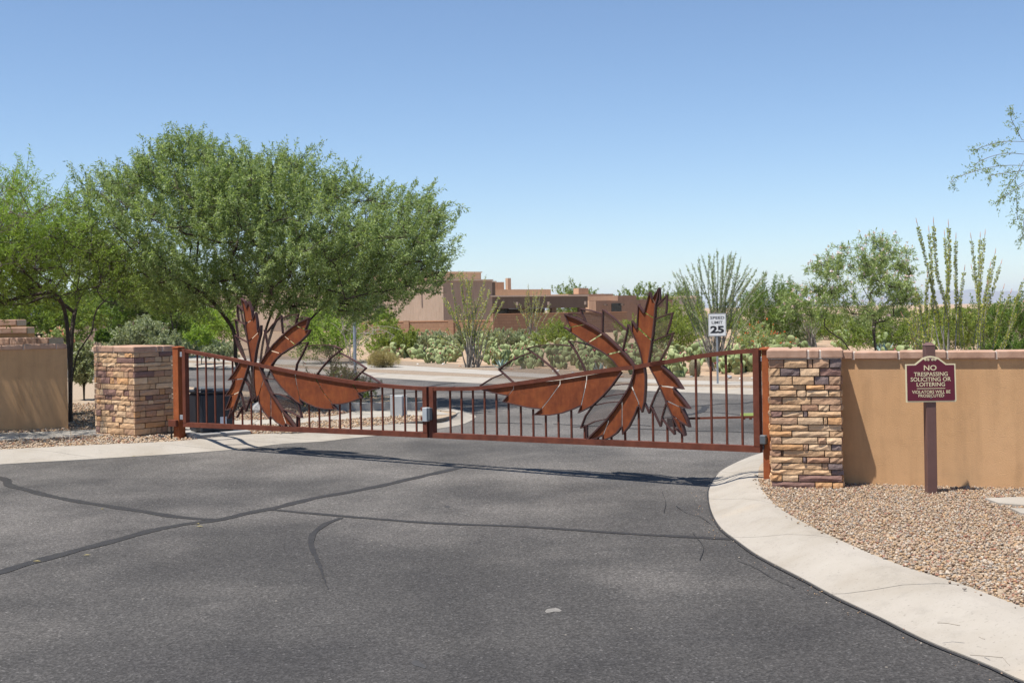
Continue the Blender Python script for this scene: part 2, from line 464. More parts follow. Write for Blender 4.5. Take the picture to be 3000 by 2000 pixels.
M['fl_pink'] = mat_leaf('pale_pink_petal', (.62, .42, .50), (.72, .58, .62), (.80, .72, .72), 0.3)
M['fl_red'] = mat_leaf('red_orange_petal', (.62, .07, .02), (.70, .13, .03), (.75, .22, .05), 0.3)
M['fl_coral'] = mat_leaf('coral_petal', (.60, .24, .17), (.66, .34, .26), (.68, .42, .33), 0.3)
M['fl_fruit'] = mat_leaf('prickly_pear_fruit', (.22, .04, .06), (.32, .07, .09), (.42, .16, .14), 0.1)
def mat_pad(name, c0, c1, c2):
    m, nt, b, o = new_mat(name)
    oi = nt.nodes.new('ShaderNodeObjectInfo')
    c = ramp(nt, oi.outputs['Random'], [(0.0, c0), (0.5, c1), (1.0, c2)])
    v = N(nt, 'ShaderNodeTexVoronoi', Scale=26.0)
    tc = nt.nodes.new('ShaderNodeTexCoord'); nt.links.new(tc.outputs['Object'], v.inputs['Vector'])
    c = mixc(nt, ramp(nt, v.outputs['Distance'], [(0.05, 0.75), (0.14, 0.0)]), c, (.42, .38, .22))
    nt.links.new(c, b.inputs['Base Color']); b.inputs['Roughness'].default_value = 0.6; b.inputs['Specular IOR Level'].default_value = 0.3
    return m
M['pad'] = mat_pad('cactus_pad', (.15, .195, .075), (.215, .26, .105), (.32, .35, .165))
M['barrel'] = mat_noise('barrel_cactus_skin', (.16, .14, .09), (.26, .23, .15), 30, 0.9)
M['agave'] = mat_noise('agave_leaf', (.16, .24, .22), (.24, .33, .30), 6, 0.6)
M['rock_r'] = mat_noise('red_rock', (.36, .20, .13), (.48, .30, .21), 6, 0.95, 20, 0.7, 0.03)
M['rock_g'] = mat_noise('grey_rock', (.24, .24, .25), (.38, .38, .38), 6, 0.95, 20, 0.7, 0.03)
M['rock_w'] = mat_noise('white_rock', (.55, .52, .48), (.68, .65, .60), 6, 0.95, 20, 0.7, 0.03)
M['adobe'] = mat_stucco('adobe_mauve_stucco', (.35, .265, .20), (.40, .305, .235), 12, 0.3, 0.02)
M['adobe_tan'] = mat_stucco('adobe_tan_stucco', (0.483, 0.333, 0.230), (0.540, 0.380, 0.270), 12, 0.3, 0.02)
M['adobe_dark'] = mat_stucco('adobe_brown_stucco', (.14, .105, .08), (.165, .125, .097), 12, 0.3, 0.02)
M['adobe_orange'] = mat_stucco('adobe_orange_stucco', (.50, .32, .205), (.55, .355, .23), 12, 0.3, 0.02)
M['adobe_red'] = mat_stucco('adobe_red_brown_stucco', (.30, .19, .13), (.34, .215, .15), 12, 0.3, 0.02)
M['adobe_white'] = mat_stucco('pale_stucco', (.50, .43, .36), (.56, .49, .42), 12, 0.3, 0.02)
M['coping'] = mat_plain('pale_coping', (.62, .50, .38), 0.8)
M['dark_open'] = mat_plain('dark_window_glass', (.015, .014, .014), 0.2)
M['timber'] = mat_plain('dark_timber', (.05, .03, .02), 0.8)
def mat_block():
    m, nt, b, o = new_mat('concrete_block')
    tc = nt.nodes.new('ShaderNodeTexCoord')
    mp = N(nt, 'ShaderNodeMapping'); mp.inputs['Rotation'].default_value = (PI/2, 0, 0)
    nt.links.new(tc.outputs['Object'], mp.inputs['Vector'])
    br = N(nt, 'ShaderNodeTexBrick', Scale=1.0)
    br.inputs['Color1'].default_value = (.29, .17, .10, 1); br.inputs['Color2'].default_value = (.335, .20, .12, 1); br.inputs['Mortar'].default_value = (.23, .13, .08, 1)
    br.inputs['Brick Width'].default_value = 0.42; br.inputs['Row Height'].default_value = 0.21; br.inputs['Mortar Size'].default_value = 0.012
    nt.links.new(mp.outputs['Vector'], br.inputs['Vector'])
    nt.links.new(br.outputs['Color'], b.inputs['Base Color']); b.inputs['Roughness'].default_value = 0.95
    return m
M['block'] = mat_block()
M['block_cap'] = mat_plain('block_wall_cap', (.46, .25, .14), 0.9)
M['mountain'] = mat_noise('far_mountain', (.16, .15, .15), (.26, .23, .21), 0.004, 1.0)
# ------------------------------------------------------------------ ground, road, kerbs
def poly_sheet(name, pts, z, mat, parent=None, z0=None):
    mb = MB(); mb.slab(pts, z0, z)
    return mb.build(name, mat, parent)
xy = lambda v: (v[0], v[1])
R_ = random.Random(7)

gm = MB()
ring = [0, 60, 150, 400, 1200, 4000, 20000]
gv = []; gf = []
gm.add([(-20000, -300, -0.06), (20000, -300, -0.06), (20000, 20000, -0.06), (-20000, 20000, -0.06)], [(0, 1, 2, 3)])
tag(gm.build('ground', M['soil']), kind='structure')

far_out = [(-900, 1004), (0, 1048), (497, 1072), (677, 1081), (1107, 1106), (1252, 1115), (1403, 1122.5), (1894, 1145), (2013, 1149), (2208, 1156), (2600, 1166), (3200, 1180), (4200, 1200)]
far_in = [(-900, 996), (0, 1037), (497, 1060), (677, 1068), (1087, 1090), (1220, 1098), (1450, 1106), (1894, 1130), (2009, 1131.5), (2208, 1136.5), (2600, 1146), (3200, 1160), (4200, 1178)]
FZ = 0.05
walk_lo = [(-900, 992), (0, 1031), (497, 1053), (677, 1060), (1094, 1080), (1332, 1091), (1450, 1098), (1894, 1122), (2208, 1126), (2600, 1134), (3200, 1147), (4200, 1163)]
walk_hi = [(-900, 983), (0, 1019), (497, 1041), (677, 1047), (1061, 1062.5), (1200, 1071), (1468, 1087), (1894, 1112), (2208, 1115.5), (2600, 1123), (3200, 1134), (4200, 1149)]
far_o = [gnd(*p, 0.0) for p in far_out]
road_poly = [xy(p) for p in far_o] + [(30, 14), (30, -12), (-30, -12), (-40, 22)]
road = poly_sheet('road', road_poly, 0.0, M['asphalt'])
tag(road, kind='structure')

SEAM_Z = [0.003]
def seam(pts, wpx, taper=False):
    """tar-filled crack along measured points on the road"""
    SEAM_Z[0] += 0.00025; sz = SEAM_Z[0]
    P = [gnd(*p, sz) for p in pts]
    q = spline([(p.x, p.y) for p in P], max(12, 6*len(pts)))
    n = len(q); mb = MB(); vs = []
    rr = random.Random(len(pts)*13+int(pts[0][0]))
    ph = rr.random()*9
    for i in range(n):
        t = q[min(i+1, n-1)]-q[max(i-1, 0)]; t = t/np.linalg.norm(t); nn = np.array([-t[1], t[0]])
        w = wpx/2*(0.86+0.13*math.sin(i*0.7+ph)+0.12*rr.random())
        if taper: w *= max(0.12, 1-(i/(n-1))**2)
        jit = nn*(rr.random()-0.5)*wpx*0.12
        a = q[i]+nn*w+jit; b = q[i]-nn*w+jit
        vs += [(a[0], a[1], sz), (b[0], b[1], sz)]
    mb.add(vs, [(2*i, 2*i+1, 2*i+3, 2*i+2) for i in range(n-1)])
    mb.build('tar_seam', M['tar'], road)
s5 = lambda l: [(x/2.091, 1250+y/2.091) for x, y in l]
seam([(-160, 1382)]+s5([(0, 310), (60, 357), (150, 380), (300, 420), (480, 455), (700, 490), (900, 520), (1050, 545), (1200, 560), (1330, 568)]), 0.105)
seam([(-120, 1700)]+s5([(0, 885), (150, 840), (300, 800), (500, 745), (700, 695), (900, 640), (1100, 600), (1330, 568), (1500, 530), (1700, 490), (1900, 440), (2091, 405)])+[(1100, 1425), (1200, 1402), (1320, 1375), (1352, 1366)], 0.125)
seam([(790, 1491), (1000, 1510), (1275, 1531), (1531, 1541), (1850, 1562), (2143, 1578)], 0.075)
seam(s5([(2091, 555), (2000, 590), (1930, 640), (1905, 690), (1920, 760), (1960, 850), (1985, 930), (2010, 990)]), 0.06, True)
r4 = lambda l: [(1850+x/5.227, 1040+y/5.227) for x, y in l]
r3 = lambda l: [(950+x/4.704, 1080+y/4.704) for x, y in l]
seam(r4([(-200, 800), (300, 790), (870, 785), (1250, 755), (1400, 740), (1650, 740), (1870, 710), (2040, 665), (2300, 640)]), 0.09)
seam(r4([(500, 960), (850, 910), (1000, 885), (1090, 840), (1140, 780)]), 0.13)
seam(r4([(-1200, 1050), (0, 1118), (830, 1155), (1400, 1165), (1850, 1180), (2200, 1200)]), 0.05)
seam(r4([(1090, 870), (1350, 880), (1600, 905), (1750, 930)]), 0.05)
seam(r4([(-900, 1095), (0, 1068), (300, 1080)]), 0.06)
seam(r3([(560, 395), (900, 345), (1360, 300), (1800, 240)]), 0.07)
seam(r3([(1390, 250), (1600, 215), (1810, 188)]), 0.10)
seam(r3([(1700, 305), (2352, 335), (3000, 372)]), 0.06)
seam(r3([(2040, 735), (2352, 738), (3000, 760)]), 0.05)

def blot(pts, mat, name):
    """thin irregular stain or patch lying on the road"""
    P = [gnd(*p, 0.002) for p in pts]; mb = MB(); mb.slab([(p.x, p.y) for p in P], None, 0.002)
    mb.build(name, mat, road)
M['dust'] = mat_noise('pale_mortar_spill', (.14, .13, .118), (.22, .205, .185), 40, 0.95)
M['oil'] = mat_noise('oil_stain', (.034, .032, .032), (.050, .048, .047), 25, 0.8)
blot([(1596, 1790), (1602, 1783), (1614, 1781), (1628, 1779), (1640, 1783), (1646, 1788), (1638, 1791), (1622, 1790), (1610, 1793), (1602, 1794)], M['dust'], 'pale_spill')
blot([(1204, 1940), (1212, 1932), (1226, 1934), (1240, 1944), (1250, 1953), (1243, 1957), (1228, 1951), (1214, 1948)], M['oil'], 'dark_stain')
blot([(1300, 1482), (1312, 1479), (1320, 1483), (1312, 1487)], M['oil'], 'dark_stain')
for l, w in (([(2128, 1480), (2135, 1505), (2131, 1530), (2142, 1552)], 0.008), ([(1980, 1480), (2010, 1500), (2050, 1512), (2085, 1535)], 0.006), ([(2160, 1640), (2215, 1662), (2260, 1690), (2330, 1720)], 0.006), ([(1940, 1440), (1950, 1470), (1945, 1500)], 0.006), ([(2030, 1560), (2060, 1600), (2050, 1640)], 0.005)):
    seam(l, w)

def kerb(label_pts_out, label_pts_in, zin, n, per, mat, zout=0.0):
    """rolled concrete kerb in jointed sections between its road edge and its top edge"""
    O = spline([xy(gnd(*p, zout)) for p in label_pts_out], n)
    I = spline([xy(gnd(*p, zin)) for p in label_pts_in], n)
    root = thing('kerb', (0, 0, 0), kind='structure')
    T = [0.0, 0.1, 0.3, 0.55, 0.8, 1.0]; Zf = [0.03, 0.10, 0.36, 0.75, 0.95, 1.0]
    i = 0
    while i < n-1:
        j = min(i+per, n-1)
        vs = []; fs = []
        m = len(T)+2
        for k in range(i, j+1):
            o = O[k].copy(); q = I[k].copy()
            if k == i and i > 0:
                d = (O[k+1]-O[k]); o += d/np.linalg.norm(d)*0.011; d = (I[k+1]-I[k]); q += d/np.linalg.norm(d)*0.011
            rowp = [(o[0], o[1], zout-0.05)]
            for t, zf in zip(T, Zf):
                p = o+(q-o)*t
                rowp.append((p[0], p[1], zout+0.002+(zin-zout)*zf))
            rowp.append((q[0], q[1], zin-0.16))
            vs += rowp
        L = j-i+1
        for k in range(L-1):
            for c in range(m-1):
                fs.append((k*m+c, (k+1)*m+c, (k+1)*m+c+1, k*m+c+1))
        fs.append(tuple(range(m))); fs.append(tuple((L-1)*m+c for c in range(m))[::-1])
        mb = MB(); mb.add(vs, fs)
        mb.build('kerb_section', mat, root)
        i = j
    return O, I
RK_out = [(2600, 1296), (2420, 1303), (2290, 1316), (2215, 1332), (2149, 1359), (2107, 1384), (2087, 1409), (2076, 1438), (2080, 1483), (2096, 1523), (2120, 1554), (2156, 1581), (2223, 1628), (2348, 1693), (2446, 1746), (2580, 1809), (2714, 1876), (2893, 1947), (3000, 1996), (3300, 2110), (4200, 2480)]
RK_in = [(2600, 1325), (2420, 1330), (2300, 1335), (2250, 1349), (2228, 1362), (2221, 1389), (2225, 1420), (2246, 1452), (2290, 1492), (2357, 1532), (2446, 1575), (2558, 1624), (2670, 1666), (2804, 1706), (3000, 1778), (3400, 1905), (4300, 2240)]
RO, RI = kerb(RK_out, RK_in, 0.13, 91, 13, M['kerb'])
seam([(x-2, y+3) for x, y in RK_out[4:-1]], 0.016)
LK_out = [(-1500, 1430), (-400, 1385), (0, 1360.5), (268, 1345), (500, 1331), (663, 1319), (745, 1311), (821, 1301), (950, 1293), (1009, 1286), (1100, 1277), (1220, 1265), (1282, 1256), (1343, 1246), (1373, 1236), (1394, 1221), (1375, 1208), (1333, 1199), (1290, 1193)]
LK_in = [(-1500, 1380), (-400, 1338), (0, 1316.5), (268, 1303), (516, 1291.6), (620, 1281), (710, 1273), (812, 1268), (900, 1263), (1007, 1254), (1090, 1247), (1190, 1237), (1241, 1232), (1290, 1225), (1322, 1217), (1338, 1211), (1330, 1206), (1305, 1202), (1270, 1200)]
LO, LI = kerb(LK_out, LK_in, 0.12, 91, 9, M['kerb'])
FO, FI = kerb(far_out, far_in, FZ, 85, 6, M['kerb'])

# verges, sidewalks, beds
right_poly = [tuple(p) for p in RI]+[(14, 4), (16, 16), (5.6, 16.5)]
verge_r = poly_sheet('gravel_verge', right_poly, 0.132, M['gravel_bed']); tag(verge_r, kind='structure')
left_far = [(1222, 1182), (1000, 1166), (830, 1155), (560, 1134), (300, 1114), (0, 1094), (-900, 1050)]
left_poly = [tuple(p) for p in LI]+[xy(gnd(*p, 0.1)) for p in left_far]+[(-30, 30), (-30, 14)]
verge_l = poly_sheet('gravel_verge', left_poly, 0.105, M['gravel_bed'], z0=-0.02); tag(verge_l, kind='structure')
def walk(lo, hi, z, mat, n, name='sidewalk', per=3):
    A = spline([xy(gnd(*p, z)) for p in lo], n); B = spline([xy(gnd(*p, z)) for p in hi], n)
    root = thing(name, (0, 0, 0), kind='structure')
    i = 0
    while i < n-1:
        j = min(i+per, n-1)
        a = [tuple(A[k]) for k in range(i, j+1)]; b = [tuple(B[k]) for k in range(i, j+1)]
        if i:
            for L in (a, b):
                d = np.array(L[1])-np.array(L[0]); L[0] = tuple(np.array(L[0])+d/np.linalg.norm(d)*0.01)
        mb = MB(); mb.slab(a+b[::-1], z-0.1, z)
        mb.build('paving_slab', mat, root)
        i = j
    return [tuple(p) for p in A]+[tuple(p) for p in B][::-1]
near_walk = walk([(-700, 1308), (0, 1289), (268, 1276), (500, 1262), (690, 1246), (830, 1241), (950, 1232), (1030, 1226), (1150, 1219), (1320, 1213)],
     [(-700, 1284), (0, 1268), (275, 1257), (500, 1243), (690, 1231), (830, 1227), (950, 1220), (1010, 1212), (1060, 1202), (1270, 1200)], 0.112, M['concrete'], 46)
walk(walk_lo, walk_hi, FZ+0.012, M['concrete'], 61)
far_i = [tuple(p) for p in FI]
bed = poly_sheet('desert_bed', far_i+[(150, 30), (150, 240), (-190, 240), (-190, 70)], FZ-0.006, M['soil']); tag(bed, kind='structure')
wl = spline([xy(gnd(*p, FZ+0.004)) for p in walk_lo], 60); fi = spline([xy(p) for p in far_i], 60)
strip_f = poly_sheet('gravel_strip', [tuple(p) for p in fi]+[tuple(p) for p in wl][::-1], FZ+0.004, M['gravel_far']); tag(strip_f, kind='structure')
wh = spline([xy(gnd(*p, FZ)) for p in walk_hi], 60)
off = wh+np.array([0.9, 1.6])
strip_g = poly_sheet('gravel_strip', [tuple(p) for p in wh]+[tuple(p) for p in off][::-1], FZ+0.002, M['gravel_far']); tag(strip_g, kind='structure')
# raised planter kerb beside the walk
pk = [xy(gnd(x, y, 0.1)) for x, y in ((985, 1206), (1095, 1205), (1222, 1203), (1262, 1199))]
mb = MB(); mb.slab(pk+[(p[0]+0.10, p[1]+0.17) for p in pk][::-1], 0.05, 0.24)
tag(mb.build('planter_kerb', M['concrete_grey']), kind='structure')
bedp = [(p[0]+0.10, p[1]+0.17) for p in pk]
pb = poly_sheet('planter_soil', bedp+[xy(gnd(1235, 1184, 0.1)), xy(gnd(1000, 1168, 0.1)), xy(gnd(930, 1185, 0.1))], 0.21, M['gravel_bed'], z0=0.0); tag(pb, kind='structure')

# ------------------------------------------------------------------ loose gravel: real stones
ICO = None
def _ico():
    t = (1+5**0.5)/2
    v = np.array([(-1,t,0),(1,t,0),(-1,-t,0),(1,-t,0),(0,-1,t),(0,1,t),(0,-1,-t),(0,1,-t),(t,0,-1),(t,0,1),(-t,0,-1),(-t,0,1)], float)
    v /= np.linalg.norm(v[0])
    f = np.array([(0,11,5),(0,5,1),(0,1,7),(0,7,10),(0,10,11),(1,5,9),(5,11,4),(11,10,2),(10,7,6),(7,1,8),(3,9,4),(3,4,2),(3,2,6),(3,6,8),(3,8,9),(4,9,5),(2,4,11),(6,2,10),(8,6,7),(9,8,1)])
    return v, f
def _oct():
    v = np.array([(1,0,0),(-1,0,0),(0,1,0),(0,-1,0),(0,0,1),(0,0,-1)], float)
    f = np.array([(0,2,4),(2,1,4),(1,3,4),(3,0,4),(2,0,5),(1,2,5),(3,1,5),(0,3,5)])
    return v, f
def in_poly(P, poly):
    x, y = P[:, 0], P[:, 1]; ins = np.zeros(len(P), bool); n = len(poly); j = n-1
    for i in range(n):
        xi, yi = poly[i][:2]; xj, yj = poly[j][:2]
        c = ((yi > y) != (yj > y)) & (x < (xj-xi)*(y-yi)/(yj-yi+1e-12)+xi)
        ins ^= c; j = i
    return ins
def rand_rot(rng, n):
    q = rng.normal(size=(n, 4)); q /= np.linalg.norm(q, axis=1)[:, None]
    w, x, y, z = q.T
    return np.stack([np.stack([1-2*(y*y+z*z), 2*(x*y-w*z), 2*(x*z+w*y)], 1), np.stack([2*(x*y+w*z), 1-2*(x*x+z*z), 2*(y*z-w*x)], 1), np.stack([2*(x*z-w*y), 2*(y*z+w*x), 1-2*(x*x+y*y)], 1)], 1)
def gravel(name, poly, z, dens, s0, s1, seed, box, shape='ico', excl=(), label='loose gravel'):
    rng = np.random.default_rng(seed)
    x0, x1, y0, y1 = box
    n = int((x1-x0)*(y1-y0)*dens)
    P = np.stack([rng.uniform(x0, x1, n), rng.uniform(y0, y1, n)], 1)
    P = P[in_poly(P, poly)]
    for e in excl: P = P[~in_poly(P, e)]
    n = len(P)
    v, f = _ico() if shape == 'ico' else _oct()
    k = len(v)
    sz = rng.uniform(s0, s1, n)*rng.choice([0.75, 1.0, 1.0, 1.25], n)
    V = v[None]*(1+rng.uniform(-0.28, 0.28, (n, k, 1)))
    V = V*np.stack([np.ones(n), rng.uniform(0.6, 1.0, n), rng.uniform(0.45, 0.8, n)], 1)[:, None, :]
    Rm = rand_rot(rng, n)
    V = np.einsum('nij,nkj->nki', Rm, V)*sz[:, None, None]*0.5
    V[:, :, 2] *= 0.8
    V += np.concatenate([P, np.full((n, 1), z)+rng.uniform(-0.004, 0.008, (n, 1))], 1)[:, None, :]
    Fc = (f[None]+(np.arange(n)*k)[:, None, None]).reshape(-1, 3)
    o = link(name, np_mesh(name, V.reshape(-1, 3), Fc, M['pebble'], 3))
    tag(o, label, 'gravel', kind='stuff')
    return o
gravel('loose_gravel', right_poly, 0.137, 2800, 0.015, 0.029, 3, (1.4, 5.2, 5.2, 8.6), label='loose tan and grey gravel beside the curved right kerb')
gravel('loose_gravel', right_poly, 0.137, 3000, 0.016, 0.030, 33, (1.8, 5.8, 8.6, 11.5), 'oct', (), 'loose tan and grey gravel at the foot of the tan wall')
gravel('loose_gravel', left_poly, 0.112, 420, 0.03, 0.055, 4, (-9.5, -1.2, 15.5, 23.5), 'oct', [near_walk], 'loose tan gravel beside the left sidewalk')

# stones and grit that strayed onto the kerb and into the gutter
_m = RI*0.86+RO*0.14
gravel('stray_gravel', [tuple(p) for p in RI]+[tuple(p) for p in _m][::-1], 0.134, 90, 0.012, 0.026, 51, (1.0, 5.2, 5.0, 12.0), label='a few stray gravel stones on the edge of the right kerb')
_dd = np.gradient(RO, axis=0); _dd /= np.linalg.norm(_dd, axis=1)[:, None]; _nn = np.stack([_dd[:, 1], -_dd[:, 0]], 1)
if np.dot(_nn[45], RO[45]-RI[45]) < 0: _nn = -_nn
gravel('gutter_grit', [tuple(p) for p in RO+_nn*0.01]+[tuple(p) for p in RO+_nn*0.16][::-1], 0.006, 130, 0.007, 0.015, 52, (0.8, 5.0, 4.5, 12.0), 'oct', (), 'fine grit lying in the gutter along the right kerb')

# ------------------------------------------------------------------ stone pillars
def stone_mesh(w, h, d, rr, mat):
    nx, ny = (5 if w > 0.14 else 4), 3
    vs = []; fs = []
    e = min(0.006, h*0.12)
    for j in range(ny):
        for i in range(nx):
            u, v = i/(nx-1), j/(ny-1)
            bd = (i in (0, nx-1)) or (j in (0, ny-1))
            cor = (i in (0, nx-1)) and (j in (0, ny-1))
            x = w*u+(rr.uniform(-1, 1)*0.008 if 0 < i < nx-1 else (rr.uniform(0, 0.004) if i == 0 else -rr.uniform(0, 0.004)))
            z = h*v+(rr.uniform(-1, 1)*0.006 if 0 < j < ny-1 else (rr.uniform(0, 0.003) if j == 0 else -rr.uniform(0, 0.004)))
            y = -d*(0.80 if cor else 0.88 if bd else 1.0)+rr.uniform(-1, 1)*(0.003 if bd else 0.006)
            vs.append((x, y, z))
    for j in range(ny-1):
        for i in range(nx-1):
            a = j*nx+i; fs.append((a, a+1, a+nx+1, a+nx))
    per = [i for i in range(nx)]+[j*nx+nx-1 for j in range(1, ny)]+[(ny-1)*nx+i for i in range(nx-2, -1, -1)]+[j*nx for j in range(ny-2, 0, -1)]
    b0 = len(vs)
    for p in per:
        x, y, z = vs[p]; vs.append((min(max(x, e), w-e), 0.006, min(max(z, e), h-e)))
    L = len(per)
    for i in range(L):
        j = (i+1) % L
        fs.append((per[j], per[i], b0+i, b0+j))
    mb = MB(); mb.add(vs, fs)
    return mb.mesh('stone', mat, smooth=False)
def pillar(loc, rz, W, D, H0, label, front_rows=None, seed=1, cap_w=None):
    """loc = front left corner of the core at ground"""
    root = thing('stone_pillar', loc, rz, label, 'pillar', 'stone pillars of the gate')
    rr = random.Random(seed)
    MB().box(0, W, 0, D, -0.1, H0).build('core', M['joint'], root)
    d = 0.034
    faces = [((-d, 0, 0), 0.0, W+2*d, 'f'), ((W, -0.0, 0), PI/2, D, 'r'), ((W+d, D, 0), PI, W+2*d, 'b'), ((0, D, 0), -PI/2, D, 'l')]
    if front_rows is None:
        zs = [-0.05]
        while zs[-1] < H0-0.05: zs.append(zs[-1]+rr.choice([0.052, 0.06, 0.066, 0.074, 0.082, 0.09]))
        k = (H0+0.05)/(zs[-1]+0.05); zs = [(z+0.05)*k-0.05 for z in zs]
        rows = list(zip(zs[:-1], zs[1:]))
    else:
        rows = [(a, b) for a, b, _, _ in front_rows]
    for (ox, oy, oz), rot, wid, tagc in faces:
        for ri, (z0, z1) in enumerate(rows):
            if tagc == 'f' and front_rows is not None:
                xs = front_rows[ri][2]; cols = front_rows[ri][3]
            else:
                xs = [0.0]
                while xs[-1] < wid-0.03:
                    xs.append(xs[-1]+rr.choice([0.09, 0.12, 0.17, 0.22, 0.26, 0.32]))
                    if wid-xs[-1] < 0.06: xs[-1] = wid
                xs[-1] = wid
                cols = [rr.choice('tttltlwwwobbpt') for _ in xs[1:]]
            for i in range(len(xs)-1):
                w = xs[i+1]-xs[i]-0.005; h = z1-z0-0.005
                if w < 0.015: continue
                me = stone_mesh(w, h, d*rr.uniform(0.65, 1.25), rr, STONE[cols[i]])
                o = link('stone', me, root)
                c, s = math.cos(rot), math.sin(rot)
                lx = xs[i]+0.0025
                o.location = (ox+c*lx, oy+s*lx, z0+0.0025)
                o.rotation_euler = (0, 0, rot)
    # cap of bricks
    ov = 0.045; z0 = H0+0.006; ch = 0.075
    MB().box(-ov+0.012, W+ov-0.012, -ov+0.012, D+ov-0.012, H0, z0+ch-0.012).build('cap_mortar', M['mortar'], root)
    rowsN = 2
    for r in range(rowsN):
        y0 = -ov+r*(D+2*ov)/rowsN; y1 = y0+(D+2*ov)/rowsN-0.012
        spl = [0.0, 0.545, 0.70, 1.0] if r == 0 else [0.0, 0.3, 0.455, 1.0]
        tw = W+2*ov
        for i in range(3):
            a = -ov+spl[i]*tw+(0.008 if i else 0); b = -ov+spl[i+1]*tw-(0.008 if i < 2 else 0)
            mb = MB(); mb.box(a, b, y0, y1, z0, z0+ch+rr.uniform(-.003, .003), 0.009)
            mb.build('cap_brick', M['capbrick'], root)
    return root
# right pillar, its courses copied stone by stone
rp_y = [1475, 1410, 1343, 1290, 1227, 1167, 1103, 1042, 972, 912, 850, 777, 718, 655, 580, 512, 462, 378, 298, 208]
rp_x = [[105,513,672,772], [103,208,360,765], [98,402,665,785], [105,208,578,635,772], [98,403,437,648,778], [90,202,222,605,765], [110,408,458,668,768], [103,210,545,622,768],
        [92,305,650,780], [100,208,458,768], [110,358,598,638,770], [112,215,412,455,765], [92,395,553,655,765], [110,218,488,760], [95,357,443,652,762], [105,192,440,615,755],
        [95,315,520,655,765], [100,205,388,570,768], [100,240,457,508,662,775]]
rp_c = ['poo', 'olp', 'ttg', 'wtwg', 'tgbw', 'bltt', 'owlg', 'wlwl', 'olt', 'otl', 'wlto', 'plgt', 'tblw', 'btw', 'tllt', 'gtob', 'ttgw', 'tglp', 'btwwg']
RPL = gnd(2266, 1427, 0.14)
_dir = Vector((0.972, -0.235, 0)); _k = (2452-CX)/F; _t = (_k*RPL.y-RPL.x)/(_dir.x-_k*_dir.y)
RPR = RPL+_dir*_t
RPD = (RPR-RPL); RPW = RPD.length; RPA = math.atan2(RPD.y, RPD.x)
rp_scale = lambda x: (x-92)/(780-92)*(RPW+0.068)
HP = 1.282-0.13
zz = [(1480-y)/(1480-208)*HP for y in rp_y]
fr = [(-0.10, zz[0], [0, 0.13, 0.42, RPW+0.068], 'oow')]
for i in range(19):
    fr.append((zz[i], zz[i+1] if i < 18 else HP, [max(0.0, rp_scale(x)) for x in rp_x[i]], rp_c[i]))
for i in range(len(fr)): fr[i][2][0] = max(0, fr[i][2][0])
pillar((RPL.x+0.012, RPL.y+0.034, 0.13), RPA, RPW, 0.60, HP, 'tan ledgestone pillar with brick cap beside the tan wall', fr, 5)
LP2 = Vector((-5.17, 16.80, 0.105))
le2 = math.atan2(0.78, 0.626)
# left pillar: its front is the face towards the gate, its left face the long sunlit one
pillar(LP2, le2, 0.59, 0.90, 1.155, 'stone pillar at the left gate post, one face sunlit, one in shade', None, 11)

# ------------------------------------------------------------------ stucco walls
def stucco_wall(name, a, b, thick, z0, z1, label, brick=0.40, seed=2, caps=0.075):
    a = Vector(a); b = Vector(b); d = b-a; L = d.length
    root = thing(name, (a.x, a.y, 0), math.atan2(d.y, d.x), label, 'wall')
    MB().box(0, L, 0, thick, z0, z1-caps).build('wall_body', M['stucco'], root)
    MB().box(0.004, L-0.004, -0.012, thick+0.012, z1-caps, z1-0.010).build('cap_mortar', M['mortar'], root)
    x = 0.0; rr = random.Random(seed)
    while x < L-0.02:
        w = min(brick*rr.uniform(0.97, 1.03), L-x)
        mb = MB(); mb.box(x+0.006, x+w-0.008, -0.030, thick+0.030, z1-caps+0.003, z1+rr.uniform(-.004, .004), 0.010)
        mb.build('cap_brick', M['capbrick'], root); x += w
    return root
WL = gnd(2470, 1411, 0.155); WR = gnd(3000, 1424, 0.155)
WD = (WR-WL).normalized()
Wa = WL-WD*0.30; Wb = WR+WD*2.6
stucco_wall('garden_wall', (Wa.x, Wa.y, 0), (Wb.x, Wb.y, 0), 0.2, 0.0, 1.335, 'tan stucco wall with brick cap behind the maroon sign')
LWb = gnd(200, 1254, 0.11)
d = Vector((0.912, 0.41, 0)); LWa = LWb-d*4.2
stucco_wall('garden_wall', (LWa.x, LWa.y, 0), (LWb.x, LWb.y, 0), 0.36, 0.0, 1.365, 'low tan stucco wall striped with tree shade at the far left', 0.45, 3)
def back_wall(px, top_py, Y, lab, dx, ang, seed):
    p = at(px, top_py, Y)
    a = Vector((p.x-dx*math.cos(ang), p.y-dx*math.sin(ang), 0)); b = Vector((p.x, p.y, 0))
    stucco_wall('garden_wall', a, b, 0.4, 0.0, p.z, lab, 0.5, seed, 0.11)
back_wall(146, 989, 20.3, 'stucco wall just behind the shade-striped wall, lower of the stepped ones', 2.2, -0.20, 4)
back_wall(82, 958, 21.6, 'middle one of the stepped stucco walls at the left edge', 2.0, 0.1, 5)
back_wall(52, 936, 23.0, 'tallest and farthest of the stepped stucco walls at the left edge', 2.0, 0.0, 6)
# flagstones on the right gravel
for k, pts in enumerate((((2885, 1460), (2990, 1456), (3090, 1470), (3080, 1486), (2985, 1479), (2925, 1474)), ((2960, 1489), (3080, 1490), (3150, 1505), (3060, 1512), (2990, 1503)))):
    mb = MB(); mb.slab([xy(gnd(x, y, 0.15)) for x, y in pts], 0.09, 0.155)
    o = mb.build('flagstone', M['concrete']); tag(o, ['pale flagstone by the wall at the right edge', 'nearer pale flagstone cut by the right edge'][k], 'flagstone', 'flagstones in the right gravel')
